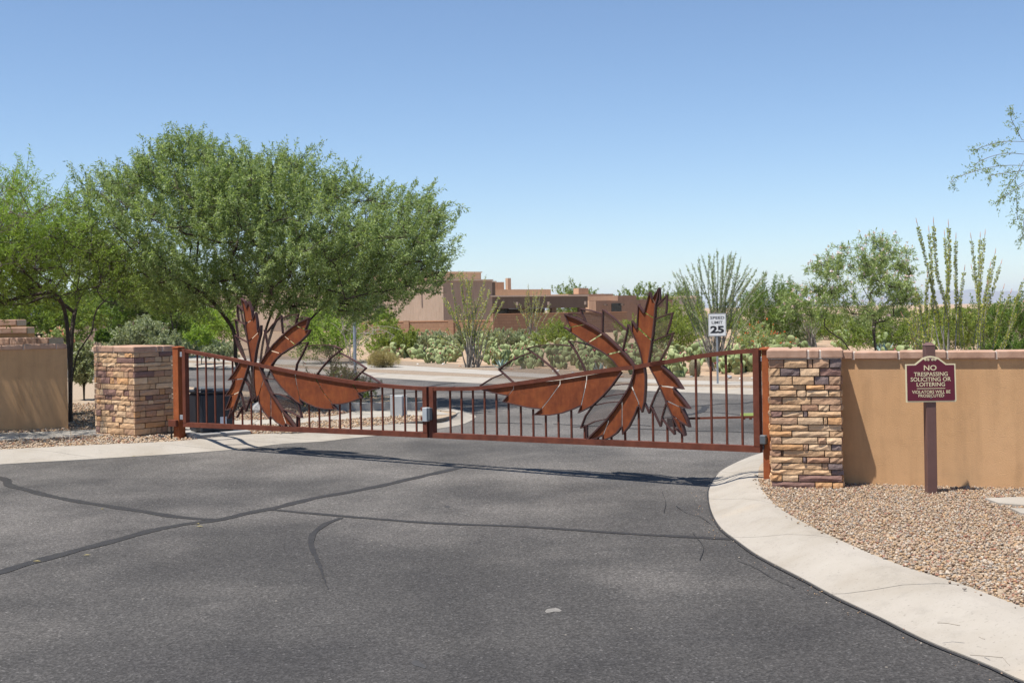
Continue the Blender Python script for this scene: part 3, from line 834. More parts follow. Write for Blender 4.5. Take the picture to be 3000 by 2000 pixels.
# ------------------------------------------------------------------ the gate
GL = Vector((-4.433, 16.45, 0)); GR = Vector((2.343, 11.556, 0))
GD = (GR-GL).normalized(); GLEN = (GR-GL).length
GN = Vector((-GD.y, GD.x, 0)); GROT = math.atan2(GD.y, GD.x)
def gate_pt(px, py):
    p = on_plane(px, py, GL, GN)
    return ((p-GL).dot(GD), p.z)
cL = lambda x, y: gate_pt(640+x/3.484, 840+y/3.484)
cR = lambda x, y: gate_pt(1380+x/3.0157, 820+y/3.0157)
c2 = lambda x, y: gate_pt(500+x/2.614, 820+y/2.614)
c3 = lambda x, y: gate_pt(1200+x/2.614, 820+y/2.614)
c4 = lambda x, y: gate_pt(1900+x/2.412, 820+y/2.412)
S_MEET_L = gate_pt(1255.5, 1200)[0]; S_MEET_R = gate_pt(1262, 1200)[0]
ZBf = lambda s: 0.299+(0.411-0.299)*s/GLEN      # centre height of the bottom rail
railL = [c2(112, 540), c2(400, 594), c2(640, 642), c2(760, 668), c2(1000, 716), c2(1200, 752), c2(1400, 783), c2(1600, 806), c2(1800, 823), c2(1950, 832)]
railR = [c3(170, 832), c3(360, 833), c3(540, 827), c3(800, 796), c3(1000, 768), c3(1200, 737), c3(1400, 706), c3(1600, 680), c3(1730, 668), c3(1850, 645), c3(2000, 622)]+[c4(0, 602), c4(200, 567), c4(400, 534), c4(600, 510), c4(775, 499)]
def z_on(rail, s):
    return float(np.interp(s, [p[0] for p in rail], [p[1] for p in rail]))

blades = {'L': [], 'R': []}
def blade(side, conv, plates, rims, spines, screen, ribs):
    T = lambda l: [conv(*p) for p in l]
    blades[side].append(([T(p) for p in plates], [T(p) for p in rims], [T(p) for p in spines], T(screen), [T(p) for p in ribs]))
# ---- right leaf
blade('R', cR,
  [[(100,950),(375,925),(375,960),(328,1018),(230,1000)],
   [(381,924),(785,885),(783,920),(736,985),(686,1055),(620,1135),(520,1125),(400,1100),(290,1072),(332,1022),(381,962)],
   [(793,883),(1020,845),(1018,880),(1006,950),(986,1040),(970,1106),(900,1140),(800,1175),(700,1192),(565,1190),(630,1137),(696,1055),(746,985),(793,922)],
   [(1028,844),(1330,790),(1330,815),(1250,930),(1170,1020),(1080,1105),(955,1170),(980,1108),(996,1040),(1016,950),(1028,882)]],
  [[(1330,815),(1250,930),(1170,1020),(1080,1105),(955,1170),(980,1106)], [(970,1108),(900,1140),(800,1175),(700,1192),(565,1190),(630,1137)], [(618,1135),(520,1125),(400,1100),(290,1072),(332,1020)], [(328,1018),(230,1000),(100,965)]], [],
  [(80,938),(180,870),(280,828),(245,790),(330,725),(430,675),(520,645),(490,608),(580,580),(690,570),(800,572),(890,585),(862,538),(950,550),(1060,580),(1150,630),(1230,690),(1310,785),(1020,835),(795,870),(385,920)],
  [[(80,932),(180,870),(280,828)], [(245,790),(300,840),(350,885),(385,915)], [(245,790),(330,725),(430,675),(520,645)], [(490,608),(600,680),(720,780),(795,868)], [(490,608),(580,580),(690,570),(800,572),(890,585)],
   [(862,538),(930,640),(980,740),(1020,832)], [(862,538),(950,550),(1060,580),(1150,630),(1200,660)]])
blade('R', cR,
  [[(833,300),(950,345),(1000,372),(1000,390),(882,412)],
   [(1005,375),(1080,415),(1148,460),(1146,478),(1020,557),(990,530),(920,480),(825,415),(885,447),(888,419),(1005,397)],
   [(1156,466),(1180,480),(1270,560),(1322,612),(1320,624),(1202,653),(1130,610),(1060,570),(1030,563),(1156,485)],
   [(1330,620),(1350,640),(1420,720),(1450,772),(1320,795),(1260,710),(1212,664),(1328,635)]],
  [[(833,300),(882,412)], [(888,419),(885,447),(825,415),(920,480),(990,530),(1060,570),(1130,610),(1200,655),(1260,710),(1320,790)]],
  [[(833,300),(950,345),(1080,415),(1180,480),(1270,560),(1350,640),(1420,720),(1450,768)]],
  [(833,300),(930,291),(985,296),(960,252),(1060,270),(1163,300),(1165,262),(1250,325),(1330,400),(1378,445),(1388,392),(1430,470),(1460,550),(1490,640),(1515,740),(1450,765),(1420,720),(1350,640),(1270,560),(1180,480),(1080,415),(950,345)],
  [[(833,300),(930,291),(985,297)], [(960,252),(985,310),(1015,378)], [(960,252),(1060,270),(1163,300)], [(1165,262),(1162,360),(1160,465)], [(1165,262),(1250,325),(1330,400),(1378,445)], [(1388,392),(1375,470),(1340,618)], [(1388,392),(1430,470),(1445,510)]])
blade('R', cR,
  [[(1609,165),(1665,75),(1655,140),(1639,212)], [(1538,282),(1583,112),(1602,172),(1633,228),(1622,334)], [(1477,410),(1483,222),(1534,292),(1620,345),(1608,490),(1592,522)],
   [(1428,365),(1470,430),(1588,534),(1590,620),(1570,750),(1525,758),(1510,680),(1490,600),(1460,530),(1430,460)]],
  [[(1607,167),(1665,75),(1655,140),(1635,220),(1625,340),(1610,480),(1590,620),(1570,742)], [(1602,170),(1583,112),(1536,288)], [(1534,292),(1483,222),(1474,420)], [(1470,430),(1428,365),(1430,460),(1460,530),(1490,600),(1510,680),(1525,750)]], [],
  [(1666,80),(1672,185),(1730,138),(1728,240),(1720,300),(1780,290),(1760,370),(1725,490),(1785,468),(1740,590),(1665,722),(1570,738),(1590,620),(1610,480),(1625,340),(1637,222)],
  [[(1666,78),(1672,188)], [(1638,228),(1730,138),(1728,240),(1722,300)], [(1625,345),(1700,318),(1780,290),(1760,370),(1725,490)], [(1605,540),(1660,515),(1785,468),(1740,590),(1665,722)]])
blade('R', cR,
  [[(1450,770),(1535,760),(1545,850),(1545,950),(1535,1080),(1515,1160),(1489,1104),(1488,1080),(1427,936),(1437,860)],
   [(1417,946),(1479,1084),(1479,1112),(1450,1190),(1400,1290),(1345,1355),(1342,1285),(1342,1092),(1345,1045),(1400,955)],
   [(1332,1097),(1332,1295),(1290,1350),(1230,1390),(1169,1413),(1176,1365),(1221,1248),(1224,1213),(1270,1150),(1320,1085)],
   [(1211,1252),(1165,1368),(1110,1395),(1030,1412),(1100,1340),(1190,1250)]],
  [[(1535,770),(1545,850),(1545,950),(1535,1080),(1515,1160),(1489,1104)], [(1479,1112),(1450,1190),(1400,1290),(1345,1355),(1341,1295)], [(1332,1295),(1290,1350),(1230,1390),(1169,1413),(1172,1372)], [(1165,1368),(1110,1395),(1030,1412)]],
  [[(1450,775),(1437,860),(1400,955),(1340,1050),(1270,1150),(1190,1250),(1100,1340),(1030,1412)]],
  [(1330,805),(1250,932),(1170,1022),(1075,1110),(1010,1200),(970,1307),(1022,1288),(1025,1412),(1100,1340),(1190,1250),(1270,1150),(1340,1050),(1400,950),(1435,860),(1450,780)],
  [[(1255,932),(1330,922),(1400,920)], [(1075,1110),(1010,1200),(970,1307)], [(970,1307),(1090,1250),(1215,1222)], [(1075,1110),(1200,1082),(1310,1075)], [(1160,1035),(1260,1015),(1345,1005)], [(1022,1288),(1025,1412)]])
blade('R', cR,
  [[(1575,755),(1680,745),(1690,760),(1760,820),(1820,880),(1870,958),(1782,942),(1690,929),(1666,925),(1640,870),(1600,800)],
   [(1671,936),(1692,941),(1790,954),(1870,1050),(1930,1130),(1840,1113),(1750,1068),(1730,1060),(1690,980)],
   [(1736,1077),(1750,1081),(1842,1124),(1870,1135),(1910,1220),(1930,1290),(1837,1234),(1800,1201),(1784,1192),(1740,1100)],
   [(1793,1212),(1800,1214),(1838,1247),(1865,1265),(1880,1320),(1893,1375),(1840,1310)]],
  [[(1580,760),(1600,800),(1640,870),(1690,980),(1740,1100),(1790,1210),(1840,1310),(1893,1375)]],
  [[(1690,757),(1760,820),(1820,880),(1870,958),(1800,946)], [(1790,954),(1870,1050),(1930,1130),(1850,1116)], [(1870,1135),(1910,1220),(1930,1290),(1845,1240)], [(1865,1265),(1880,1320),(1893,1375)]],
  [(1668,942),(1625,1020),(1590,1115),(1675,1295),(1690,1225),(1800,1365),(1800,1310),(1880,1365),(1840,1310),(1790,1210),(1740,1100),(1690,980)],
  [[(1668,940),(1625,1020),(1590,1110),(1575,1178)], [(1535,1085),(1575,1178)], [(1592,1115),(1675,1295)], [(1725,1080),(1690,1200),(1675,1295)], [(1690,1225),(1740,1295),(1800,1365)], [(1785,1215),(1800,1365)], [(1800,1310),(1890,1375)]])
# ---- left leaf
blade('L', cL,
  [[(535,805),(785,858),(781,900),(796,990),(831,1137),(860,1198),(800,1165),(740,1110),(650,1020),(580,930),(530,830)],
   [(793,860),(1000,905),(994,945),(1064,1072),(1160,1193),(1210,1245),(1100,1245),(1000,1225),(900,1180),(840,1144),(805,990),(791,900)],
   [(1010,907),(1378,965),(1370,1000),(1426,1080),(1465,1130),(1350,1175),(1250,1195),(1170,1190),(1074,1068),(1006,944)],
   [(1388,966),(1640,995),(1640,1030),(1520,1062),(1436,1078),(1383,1000)]],
  [[(530,830),(580,930),(650,1020),(740,1110),(800,1165),(860,1198),(833,1140)], [(838,1142),(900,1180),(1000,1225),(1100,1245),(1210,1245),(1162,1194)], [(1168,1195),(1250,1195),(1350,1175),(1465,1130),(1430,1082)], [(1434,1080),(1520,1064),(1640,1032)]], [],
  [(545,795),(620,700),(720,630),(830,580),(910,565),(890,610),(960,595),(1060,590),(1170,600),(1260,635),(1222,665),(1330,720),(1430,780),(1505,830),(1457,870),(1560,920),(1680,1000),(1375,965),(1000,905),(790,858)],
  [[(545,795),(620,700),(720,630),(830,580),(910,565)], [(910,570),(860,680),(800,790),(790,855)], [(890,608),(960,595),(1060,590),(1170,600),(1260,635)], [(1260,635),(1150,720),(1060,820),(1000,900)], [(1222,665),(1330,720),(1430,780),(1505,830)], [(1505,830),(1440,890),(1375,955)], [(1457,870),(1560,920),(1680,998)]])
blade('L', cL,
  [[(808,383),(840,362),(930,318),(910,390),(893,430),(808,399)], [(800,388),(799,406),(888,440),(940,438),(910,490),(850,550),(794,590),(674,496),(682,484),(750,420)],
   [(664,497),(784,597),(720,640),(647,677),(539,646),(570,590),(650,510)], [(530,654),(638,686),(590,740),(545,806),(440,782),(500,680)]],
  [[(930,318),(910,390),(890,440)], [(888,440),(940,438),(910,490),(850,550),(790,597),(720,640),(640,690),(590,740),(545,800)]],
  [[(440,775),(500,680),(570,590),(650,510),(750,420),(840,360),(930,318)]],
  [(440,772),(500,680),(570,590),(650,510),(750,420),(840,360),(930,318),(870,308),(808,316),(815,280),(720,290),(648,318),(640,295),(550,390),(485,475),(468,440),(430,560),(400,680),(385,758)],
  [[(468,440),(485,520),(500,600),(515,655)], [(488,470),(550,390),(640,295)], [(640,295),(648,390),(656,478)], [(648,318),(720,290),(815,280)], [(812,283),(798,335),(785,390)], [(805,316),(870,308),(930,318)]])
blade('L', cL,
  [[(240,120),(275,150),(295,215),(315,155),(345,240),(355,324),(298,360),(283,350),(270,260)], [(299,372),(358,335),(385,270),(400,360),(407,461),(321,544),(308,540),(290,400)],
   [(322,557),(411,470),(438,400),(435,480),(410,570),(390,660),(375,775),(345,768),(325,650),(311,552)]],
  [[(345,765),(325,650),(305,520),(288,400),(270,260),(240,120),(275,150),(295,215)], [(295,215),(315,155),(345,240),(357,325)], [(358,333),(385,270),(400,360),(409,463)], [(410,468),(438,400),(435,480),(410,570),(390,660),(375,770)]], [],
  [(345,760),(325,650),(305,520),(288,400),(272,262),(195,185),(195,250),(205,345),(170,330),(185,420),(200,512),(170,495),(200,610),(240,690),(272,740)],
  [[(195,185),(230,218),(268,258)], [(195,185),(192,250),(205,345)], [(170,330),(225,362),(285,388)], [(170,330),(185,420),(200,512)], [(170,495),(230,532),(305,572)], [(170,495),(200,610),(240,690),(272,740)]])
blade('L', cL,
  [[(225,770),(320,785),(316,800),(285,900),(262,930),(180,939),(115,950),(180,860)], [(172,950),(257,942),(245,1010),(217,1064),(140,1102),(85,1108),(140,1030)],
   [(140,1112),(214,1077),(205,1130),(190,1194),(135,1233),(85,1255),(120,1170)], [(140,1240),(188,1206),(160,1250),(108,1340),(130,1290)]],
  [[(316,795),(280,910),(240,1020),(200,1140),(160,1250),(108,1340)]],
  [[(228,778),(180,860),(115,950),(172,944)], [(172,950),(140,1030),(85,1108),(138,1106)], [(140,1112),(120,1170),(85,1255),(135,1236)], [(140,1240),(130,1290),(108,1340)]],
  [(316,795),(365,800),(364,900),(370,1020),(388,1120),(345,1168),(328,1130),(280,1270),(238,1190),(215,1075),(240,1020),(280,910)],
  [[(262,938),(310,1010),(345,1165)], [(345,1165),(385,1110)], [(222,1070),(250,1160),(277,1270)], [(277,1270),(328,1130)], [(250,1215),(185,1335)]])
blade('L', cL,
  [[(370,790),(430,803),(445,860),(459,948),(412,1105),(398,1150),(375,1020),(368,900)], [(466,950),(482,955),(530,1062),(532,1090),(536,1314),(530,1345),(470,1270),(425,1180),(419,1110)],
   [(541,1094),(590,1150),(638,1233),(638,1257),(686,1394),(690,1430),(600,1380),(544,1317)], [(648,1252),(660,1260),(740,1360),(800,1437),(740,1415),(697,1392)]],
  [[(370,800),(368,900),(375,1020),(398,1150),(413,1108)], [(418,1110),(425,1180),(470,1270),(530,1345),(538,1316)], [(543,1318),(600,1380),(690,1430),(688,1396)], [(695,1393),(740,1415),(800,1437)]],
  [[(430,808),(445,860),(480,950),(530,1060),(590,1150),(660,1260),(740,1360),(800,1437)]],
  [(430,812),(535,835),(580,930),(650,1020),(740,1110),(800,1170),(830,1250),(850,1335),(802,1318),(800,1437),(740,1360),(660,1260),(590,1150),(530,1060),(480,950),(445,860)],
  [[(465,935),(520,938),(572,945)], [(535,1090),(620,1095),(750,1145),(818,1200),(850,1335)], [(630,1240),(720,1270),(850,1335)], [(802,1318),(800,1437)]])

pickL = [(195,0),(262,0),(332,0),(400,0),(474,0),(547,1000),(617,935),(690,960),(762,1060),(835,1090),(905,1110),(978,1045),(1060,950),(1135,985),(1212,990),(1290,955),(1370,945),(1453,905),(1532,850),(1613,0),(1697,0),(1782,0),(1865,0)]
pickR3 = [(293,0),(383,0),(475,0),(567,0),(660,872),(755,945),(850,975),(945,995),(1043,1040),(1142,1030),(1241,1000),(1345,1118),(1440,1208),(1545,1195),(1648,1155),(1755,962),(1860,985),(1967,1110),(2075,1165)]
pickR4 = [(332,0),(433,0),(538,0),(645,0)]
def gate_leaf(side, s0, s1, hinge_s, rail, pickets, label):
    root = thing('gate_leaf', (GL+GD*hinge_s)[:], GROT, label, 'gate', 'two leaves of the rusted entrance gate')
    sh = lambda l: [(p[0]-hinge_s, p[1]) for p in l]
    a, b = s0-hinge_s, s1-hinge_s
    q = spline(sh(rail), 40)
    q[:, 0] = np.interp(q[:, 0], [q[0, 0], q[-1, 0]], [a+0.02, b-0.02])
    rl = [tuple(p) for p in q]
    MB().strip(rl, 0.042, 0.052, 0.0).build('top_rail', M['frame'], root)
    MB().strip([(a, ZBf(s0)), (b, ZBf(s1))], 0.060, 0.060, 0.0).build('bottom_rail', M['frame'], root)
    zt = {0: rl[0][1], 1: rl[-1][1]}
    w = 0.062
    MB().box(a+0.001, a+w, -0.033, 0.033, ZBf(s0)+0.0302, rl[0][1]+0.024).build('end_stile', M['frame'], root)
    MB().box(b-w, b-0.001, -0.033, 0.033, ZBf(s1)+0.0302, rl[-1][1]+0.024).build('end_stile', M['frame'], root)
    for s, top in pickets:
        s -= hinge_s
        zt_ = z_on(rl, s)-0.012 if top is None else top
        MB().box(s-0.009, s+0.009, 0.006, 0.024, ZBf(s+hinge_s)+0.028, zt_).build('picket', M['frame'], root)
    rr = random.Random(3 if side == 'L' else 4)
    for plates, rims, spines, screen, ribs in blades[side]:
        mb = MB()
        for r in rims: mb.strip(sh(r), 0.011, 0.044, 0.0)
        for r in spines: mb.strip(sh(r), 0.015, 0.056, 0.0)
        for r in ribs: mb.strip(sh(r), 0.010, 0.036, 0.006)
        fr_ = mb.build('blade_frame', M['rim'], root)
        for p in plates:
            MB().prism(sh(p), -0.008, 0.000).build('plate', M['rust'], fr_)
        m2 = MB(); m2.prism(sh(screen), 0.0035, 0.0055); m2.build('screen', M['screen'], fr_)
    return root
pL = [(c2(x, 1000)[0] if t == 0 else c2(x, t)[0], None if t == 0 else c2(x, t)[1]+0.01) for x, t in pickL]
pR = [(c3(x, 1000)[0] if t == 0 else c3(x, t)[0], None if t == 0 else c3(x, t)[1]+0.01) for x, t in pickR3]+[(c4(x, 900)[0], None) for x, t in pickR4]
S0 = gate_pt(540, 1150)[0]; S3 = gate_pt(2229, 1200)[0]
def even(l):
    n = len(l); x = np.arange(n); k = np.polyfit(x, [p[0] for p in l], 1)
    return [(float(np.polyval(k, i)), p[1]) for i, p in enumerate(l)]
leafL = gate_leaf('L', S0, S_MEET_L, S0, railL, even(pL), 'left leaf of the rusted metal gate with agave blade sculpture')
leafR = gate_leaf('R', S_MEET_R, S3, S3, railR, even(pR), 'right leaf of the rusted metal gate with agave blade sculpture')
# stub of picket above the lower right blade, latch and hinges
def gbox(root, hs, px0, px1, py0, py1, y0, y1, name, mat, bev=0.004):
    a = gate_pt(px0, py0); b = gate_pt(px1, py1)
    mb = MB(); mb.box(a[0]-hs, b[0]-hs, y0, y1, b[1], a[1], bev)
    return mb.build(name, mat, root)
g3 = lambda x, y: (950+x/4.704, 1080+y/4.704)
lt = thing('gate_latch', (GL+GD*S_MEET_L)[:], GROT, 'grey electric lock box where the two gate leaves meet', 'lock')
gbox(lt, S_MEET_L, *[g3(1425, 0)[0], g3(1490, 0)[0], g3(0, 525)[1], g3(0, 718)[1]], -0.10, -0.034, 'lock_case', M['greybox'])
gbox(lt, S_MEET_L, *[g3(1490, 0)[0]+0.3, g3(1520, 0)[0], g3(0, 532)[1], g3(0, 700)[1]], -0.085, -0.034, 'back_plate', M['darkgrey'])
for y in (525, 655):
    gbox(lt, S_MEET_L, g3(1365, 0)[0], g3(1424, 0)[0], g3(0, y)[1], g3(0, y+52)[1], -0.052, -0.034, 'bracket', M['frame'], 0.002)
def steel_post(px0, px1, top, base, dy, label, cap):
    s0 = gate_pt(px0, 1200)[0]; s1 = gate_pt(px1, 1200)[0]
    zt = gate_pt(px0, top)[1]; w = s1-s0
    c = GL+GD*((s0+s1)/2)+GN*dy
    root = thing('gate_post', (c.x, c.y, 0), GROT, label, 'post', 'rusted posts carrying the gate')
    mb = MB(); mb.box(-w/2, w/2, -w/2, w/2, 0.02, zt-0.012, 0.004); mb.build('shaft', M['rust_post'], root)
    v = w/2+cap; mb = MB()
    mb.add([(-v,-v,zt-0.012),(v,-v,zt-0.012),(v,v,zt-0.012),(-v,v,zt-0.012),(-v,-v,zt),(v,-v,zt),(v,v,zt),(-v,v,zt),(-v*.3,-v*.3,zt+.014),(v*.3,-v*.3,zt+.014),(v*.3,v*.3,zt+.014),(-v*.3,v*.3,zt+.014)],
           [(0,3,2,1),(0,1,5,4),(1,2,6,5),(2,3,7,6),(3,0,4,7),(4,5,9,8),(5,6,10,9),(6,7,11,10),(7,4,8,11),(8,9,10,11)])
    mb.build('cap', M['rust_post'], root)
    return root, c, w
plr, plc, plw = steel_post(512, 528, 1017, 1285, 0.03, 'rusted square post carrying the left gate leaf', 0.006)
prr, prc, prw = steel_post(2243, 2263, 1020, 1409, -0.04, 'rusted square post against the right stone pillar', 0.018)
# hinges between posts and leaves
for root, hs, x0, x1, ys in ((leafL, S0, 528.5, 540, (1038, 1222)), (leafR, S3, 2229.5, 2242.5, (1052, 1292))):
    for y in ys:
        gbox(root, hs, x0, x1, y-7, y+7, -0.012, 0.012, 'hinge', M['steel'], 0.003)
# operator arm folded behind the right leaf
r4p = lambda x, y: gate_pt(1850+x/5.227, 1040+y/5.227)
arm = thing('gate_operator_arm', (prc.x, prc.y, 0), GROT, 'jointed rusty operator arm behind the right gate leaf', 'gate arm')
so = (prc-GL).dot(GD)
def abar(p, q, w, y, name, mat):
    a = r4p(*p); b = r4p(*q)
    MB().bar((a[0]-so, y, a[1]), (b[0]-so, y, b[1]), w, 0.012).build(name, mat, arm)
abar((520, 1010), (1660, 985), 0.022, 0.35, 'forearm', M['frame'])
abar((1460, 945), (2080, 940), 0.018, 0.37, 'upper_arm', M['steel'])
abar((1455, 948), (1700, 944), 0.026, 0.355, 'label_strip', M['lime'])
for x in (1507, 1610):
    abar((x, 985), (x, 1025), 0.025, 0.352, 'bolt', M['frame'])
abar((335, 1070), (520, 1072), 0.085, 0.33, 'mounting_plate', M['darkgrey'])
ob = thing('operator_limit_box', (prc.x, prc.y, 0), GROT, 'small dark grey box on the right gate post', 'switch box')
a = r4p(2048, 1205); b = r4p(2140, 1345)
mb = MB(); mb.box(a[0]-so, b[0]-so, -prw/2-0.055, -prw/2-0.004, b[1], a[1], 0.006); mb.build('case', M['darkgrey'], ob)
MB().tube([((a[0]+b[0])/2-so, -prw/2-0.03, b[1]), ((a[0]+b[0])/2-so, -prw/2-0.03, b[1]-0.05)], 0.009).build('conduit', M['black'], ob)
l2 = lambda x, y: gate_pt(500+x/4.48, 1000+y/4.48)
so = (plc-GL).dot(GD)
ob = thing('operator_bracket', (plc.x, plc.y, 0), GROT, 'brown bracket with black pipe at the foot of the left gate post', 'bracket')
a = l2(25, 1020); b = l2(125, 1115)
mb = MB(); mb.box(a[0]-so, b[0]-so, -plw/2-0.05, -plw/2-0.003, b[1], a[1], 0.005); mb.build('case', M['frame'], ob)
MB().tube([(a[0]-so+0.04, -plw/2-0.03, b[1]), (a[0]-so+0.04, -plw/2-0.03, 0.09), (a[0]-so-0.22, -plw/2-0.03, 0.14)], 0.016).build('pipe', M['black'], ob)

# ------------------------------------------------------------------ signs
def text_mesh(txt, size, mat, bold=0.0, spacing=1.0):
    cu = bpy.data.curves.new('lettering', 'FONT')
    cu.body = txt; cu.size = size; cu.align_x = 'CENTER'; cu.align_y = 'CENTER'; cu.offset = bold; cu.space_character = spacing
    cu.extrude = 0.0004; cu.resolution_u = 3
    o = bpy.data.objects.new('lettering_tmp', cu); COL.objects.link(o)
    bpy.context.view_layer.update()
    dg = bpy.context.evaluated_depsgraph_get()
    me = bpy.data.meshes.new_from_object(o.evaluated_get(dg))
    bpy.data.objects.remove(o)
    me.materials.clear(); me.materials.append(mat)
    return me
def letter(txt, x, y, z, h, width, mat, parent, bold=0.0):
    me = text_mesh(txt, 1.0, mat, bold)
    co = np.empty(len(me.vertices)*3, np.float32); me.vertices.foreach_get('co', co); co = co.reshape(-1, 3)
    lo = co.min(0); hi = co.max(0)
    c = (lo+hi)/2
    co = (co-c)
    V = np.stack([co[:, 0]*width/(hi[0]-lo[0]), -co[:, 2]*0.8, co[:, 1]*h/(hi[1]-lo[1])], 1)
    me.vertices.foreach_set('co', V.astype(np.float32).ravel()); me.update()
    o = link('lettering', me, parent); o.location = (x, y, z)
    return o
NB = gnd(2728, 1443, 0.137)
SC = (NB.y/F)/2.6133            # metres per pixel of the enlarged view used to measure the sign
srot = -0.02
sg = thing('no_trespassing_sign', (NB.x, NB.y, 0.0), srot, 'maroon no trespassing sign on a brown post in the gravel', 'sign')
zt = 0.137+(1443-1003)*NB.y/F
mb = MB(); hw = 0.042
mb.box(-hw, hw, -hw, hw, 0.05, zt-0.025, 0.004); mb.build('post', M['brownpost'], sg)
mb = MB(); mb.add([(-hw-.002,-hw-.002,zt-.024),(hw+.002,-hw-.002,zt-.024),(hw+.002,hw+.002,zt-.024),(-hw-.002,hw+.002,zt-.024),(-hw*.4,-hw*.4,zt),(hw*.4,-hw*.4,zt),(hw*.4,hw*.4,zt),(-hw*.4,hw*.4,zt)], [(0,3,2,1),(0,1,5,4),(1,2,6,5),(2,3,7,6),(3,0,4,7),(4,5,6,7)])
mb.build('post_cap', M['brownpost'], sg)
z_of = lambda y: 0.137+(1420-y)*SC
x_of = lambda x: (x-849)*SC
out = [(655, 722), (1030, 722), (1037, 712), (1033, 432), (965, 432), (940, 412), (905, 385), (870, 374), (845, 371), (820, 374), (785, 385), (750, 412), (725, 432), (653, 432), (655, 712)]
def shape(inset):
    cx_, cy_ = 846, 570
    return [(x_of(x+(cx_-x)*inset/190.0), z_of(y+(cy_-y)*inset/165.0)) for x, y in out]
YS = -hw-0.004
pan = MB().prism(shape(0), YS-0.006, YS).build('panel', M['cream'], sg)
MB().prism(shape(11), YS-0.0085, YS-0.0065).build('panel_face', M['maroon'], pan)
YT = YS-0.0095
for t, cx_, cy_, h, w, bo in (('NO', 841, 461, 40, 96, .010), ('TRESPASSING', 845, 509, 31, 256, .008), ('SOLICITING OR', 844, 548, 31, 304, .007), ('LOITERING', 844, 587, 31, 214, .007), ('VIOLATORS WILL BE', 846, 644, 24, 290, .006), ('PROSECUTED', 846, 673, 23, 194, .006)):
    letter(t, x_of(cx_), YT, z_of(cy_), h*SC, w*SC, M['cream'], pan, bo)
MB().box(x_of(738), x_of(952), YT-0.0006, YT+0.0006, z_of(620), z_of(616)).build('rule_line', M['cream'], pan)
mb = MB()
for sx in (-1, 1):
    for cx0, r0 in ((16, 10), (38, 9)):
        sp = [(x_of(843+sx*(cx0+r0*(1-k/26)*math.cos(k*0.55))), z_of(400-r0*(1-k/26)*math.sin(k*0.55))) for k in range(22)]
        mb.strip(sp, 3.2*SC, 0.0012, YT)
mb.build('scroll_ornament', M['cream'], pan)
for y in (390, 691):
    mb = MB(); mb.tube([(x_of(843), YT-0.003, z_of(y)), (x_of(843), YT+0.001, z_of(y))], 3.4*SC, 8); mb.build('screw', M['steel'], pan)

SB = gnd(2103, 1125, FZ)
pm = SB.y/F
sp = thing('speed_limit_sign', (SB.x, SB.y, FZ), 0.03, 'white speed limit 25 sign on a steel post across the street', 'sign')
zt = (1125-920)*pm
mb = MB()
mb.box(-0.021, 0.021, 0.0, 0.006, -0.02, zt); mb.box(-0.021, -0.016, 0.006, 0.02, -0.02, zt); mb.box(0.016, 0.021, 0.006, 0.02, -0.02, zt)
mb.build('post', M['steel'], sp)
s6 = lambda x, y: ((2050+x/13.06-2105)*pm+0.004, (1125-(900+y/13.06))*pm)
def rrect(x0, x1, z0, z1, r):
    o = []
    for cx_, cz_, a0 in ((x1-r, z1-r, 0), (x0+r, z1-r, 90), (x0+r, z0+r, 180), (x1-r, z0+r, 270)):
        for k in range(5):
            a = math.radians(a0+k*22.5); o.append((cx_+r*math.cos(a), cz_+r*math.sin(a)))
    return o
x0, z1 = s6(378, 232); x1, z0 = s6(1066, 1105)
pan = MB().prism(rrect(x0, x1, z0, z1, 0.018), -0.006, -0.002).build('panel', M['signwhite'], sp)
mb = MB(); mb.strip(rrect(x0+.010, x1-.010, z0+.010, z1-.010, 0.014), 0.0065, 0.001, -0.0065, True); mb.build('border', M['black'], pan)
for t, cx_, cy_, h, w, bo in (('SPEED', 728, 400, 105, 545, .012), ('LIMIT', 722, 578, 105, 420, .012), ('25', 717, 850, 285, 530, .045)):
    x, z = s6(cx_, cy_); letter(t, x, -0.0072, z, h*pm/13.06, w*pm/13.06, M['black'], pan, bo)

GB = gnd(1041, 1098, FZ); pm = GB.y/F
gs = thing('street_name_sign', (GB.x, GB.y, FZ), 0.0, 'green street name sign on a steel post, half hidden by leaves', 'sign')
MB().tube([(0, 0, -0.02), (-0.01, 0, (1098-856)*pm)], 0.042, 10).build('post', M['steel'], gs)
x0, x1 = (1022-1034)*pm, (1076-1034)*pm
pan = MB().box(x0, x1, -0.055, -0.049, (1098-876)*pm, (1098-855)*pm).build('panel', M['green_sign'], gs)
letter('AU N', (1055-1034)*pm, -0.0565, (1098-868)*pm, 9*pm, 33*pm, M['signwhite'], pan, .02)

# ------------------------------------------------------------------ cabinets behind the gate
CB = gnd(608, 1279, 0.11); pm = CB.y/F
cab = thing('utility_cabinet', (CB.x, CB.y+0.25, 0.11), 0.62, 'dark blue-black utility cabinet on a concrete pad behind the gate', 'cabinet')
mb = MB(); mb.box(-0.24, 0.24, -0.22, 0.22, 0.06, 0.58, 0.02); mb.build('body', M['cabinet'], cab)
mb = MB(); mb.box(-0.26, 0.26, -0.24, 0.24, 0.583, 0.625, 0.015); mb.build('lid', M['cabinet'], cab)
mb = MB(); mb.box(-0.25, -0.06, -0.24, 0.02, 0.627, 0.665, 0.012); mb.build('lid_hood', M['darkgrey'], cab)
MB().box(-0.215, 0.215, -0.2245, -0.2205, 0.12, 0.55).build('door', M['cabinet'], cab)
MB().box(0.03, 0.12, -0.2275, -0.2255, 0.10, 0.26).build('paper_label', M['paper'], cab)
MB().box(0.17, 0.19, -0.236, -0.2255, 0.33, 0.40).build('handle', M['black'], cab)
pad = thing('equipment_pad', (CB.x+0.02, CB.y+0.22, 0.10), 0.62, 'low concrete pad under the dark utility cabinet', 'pad')
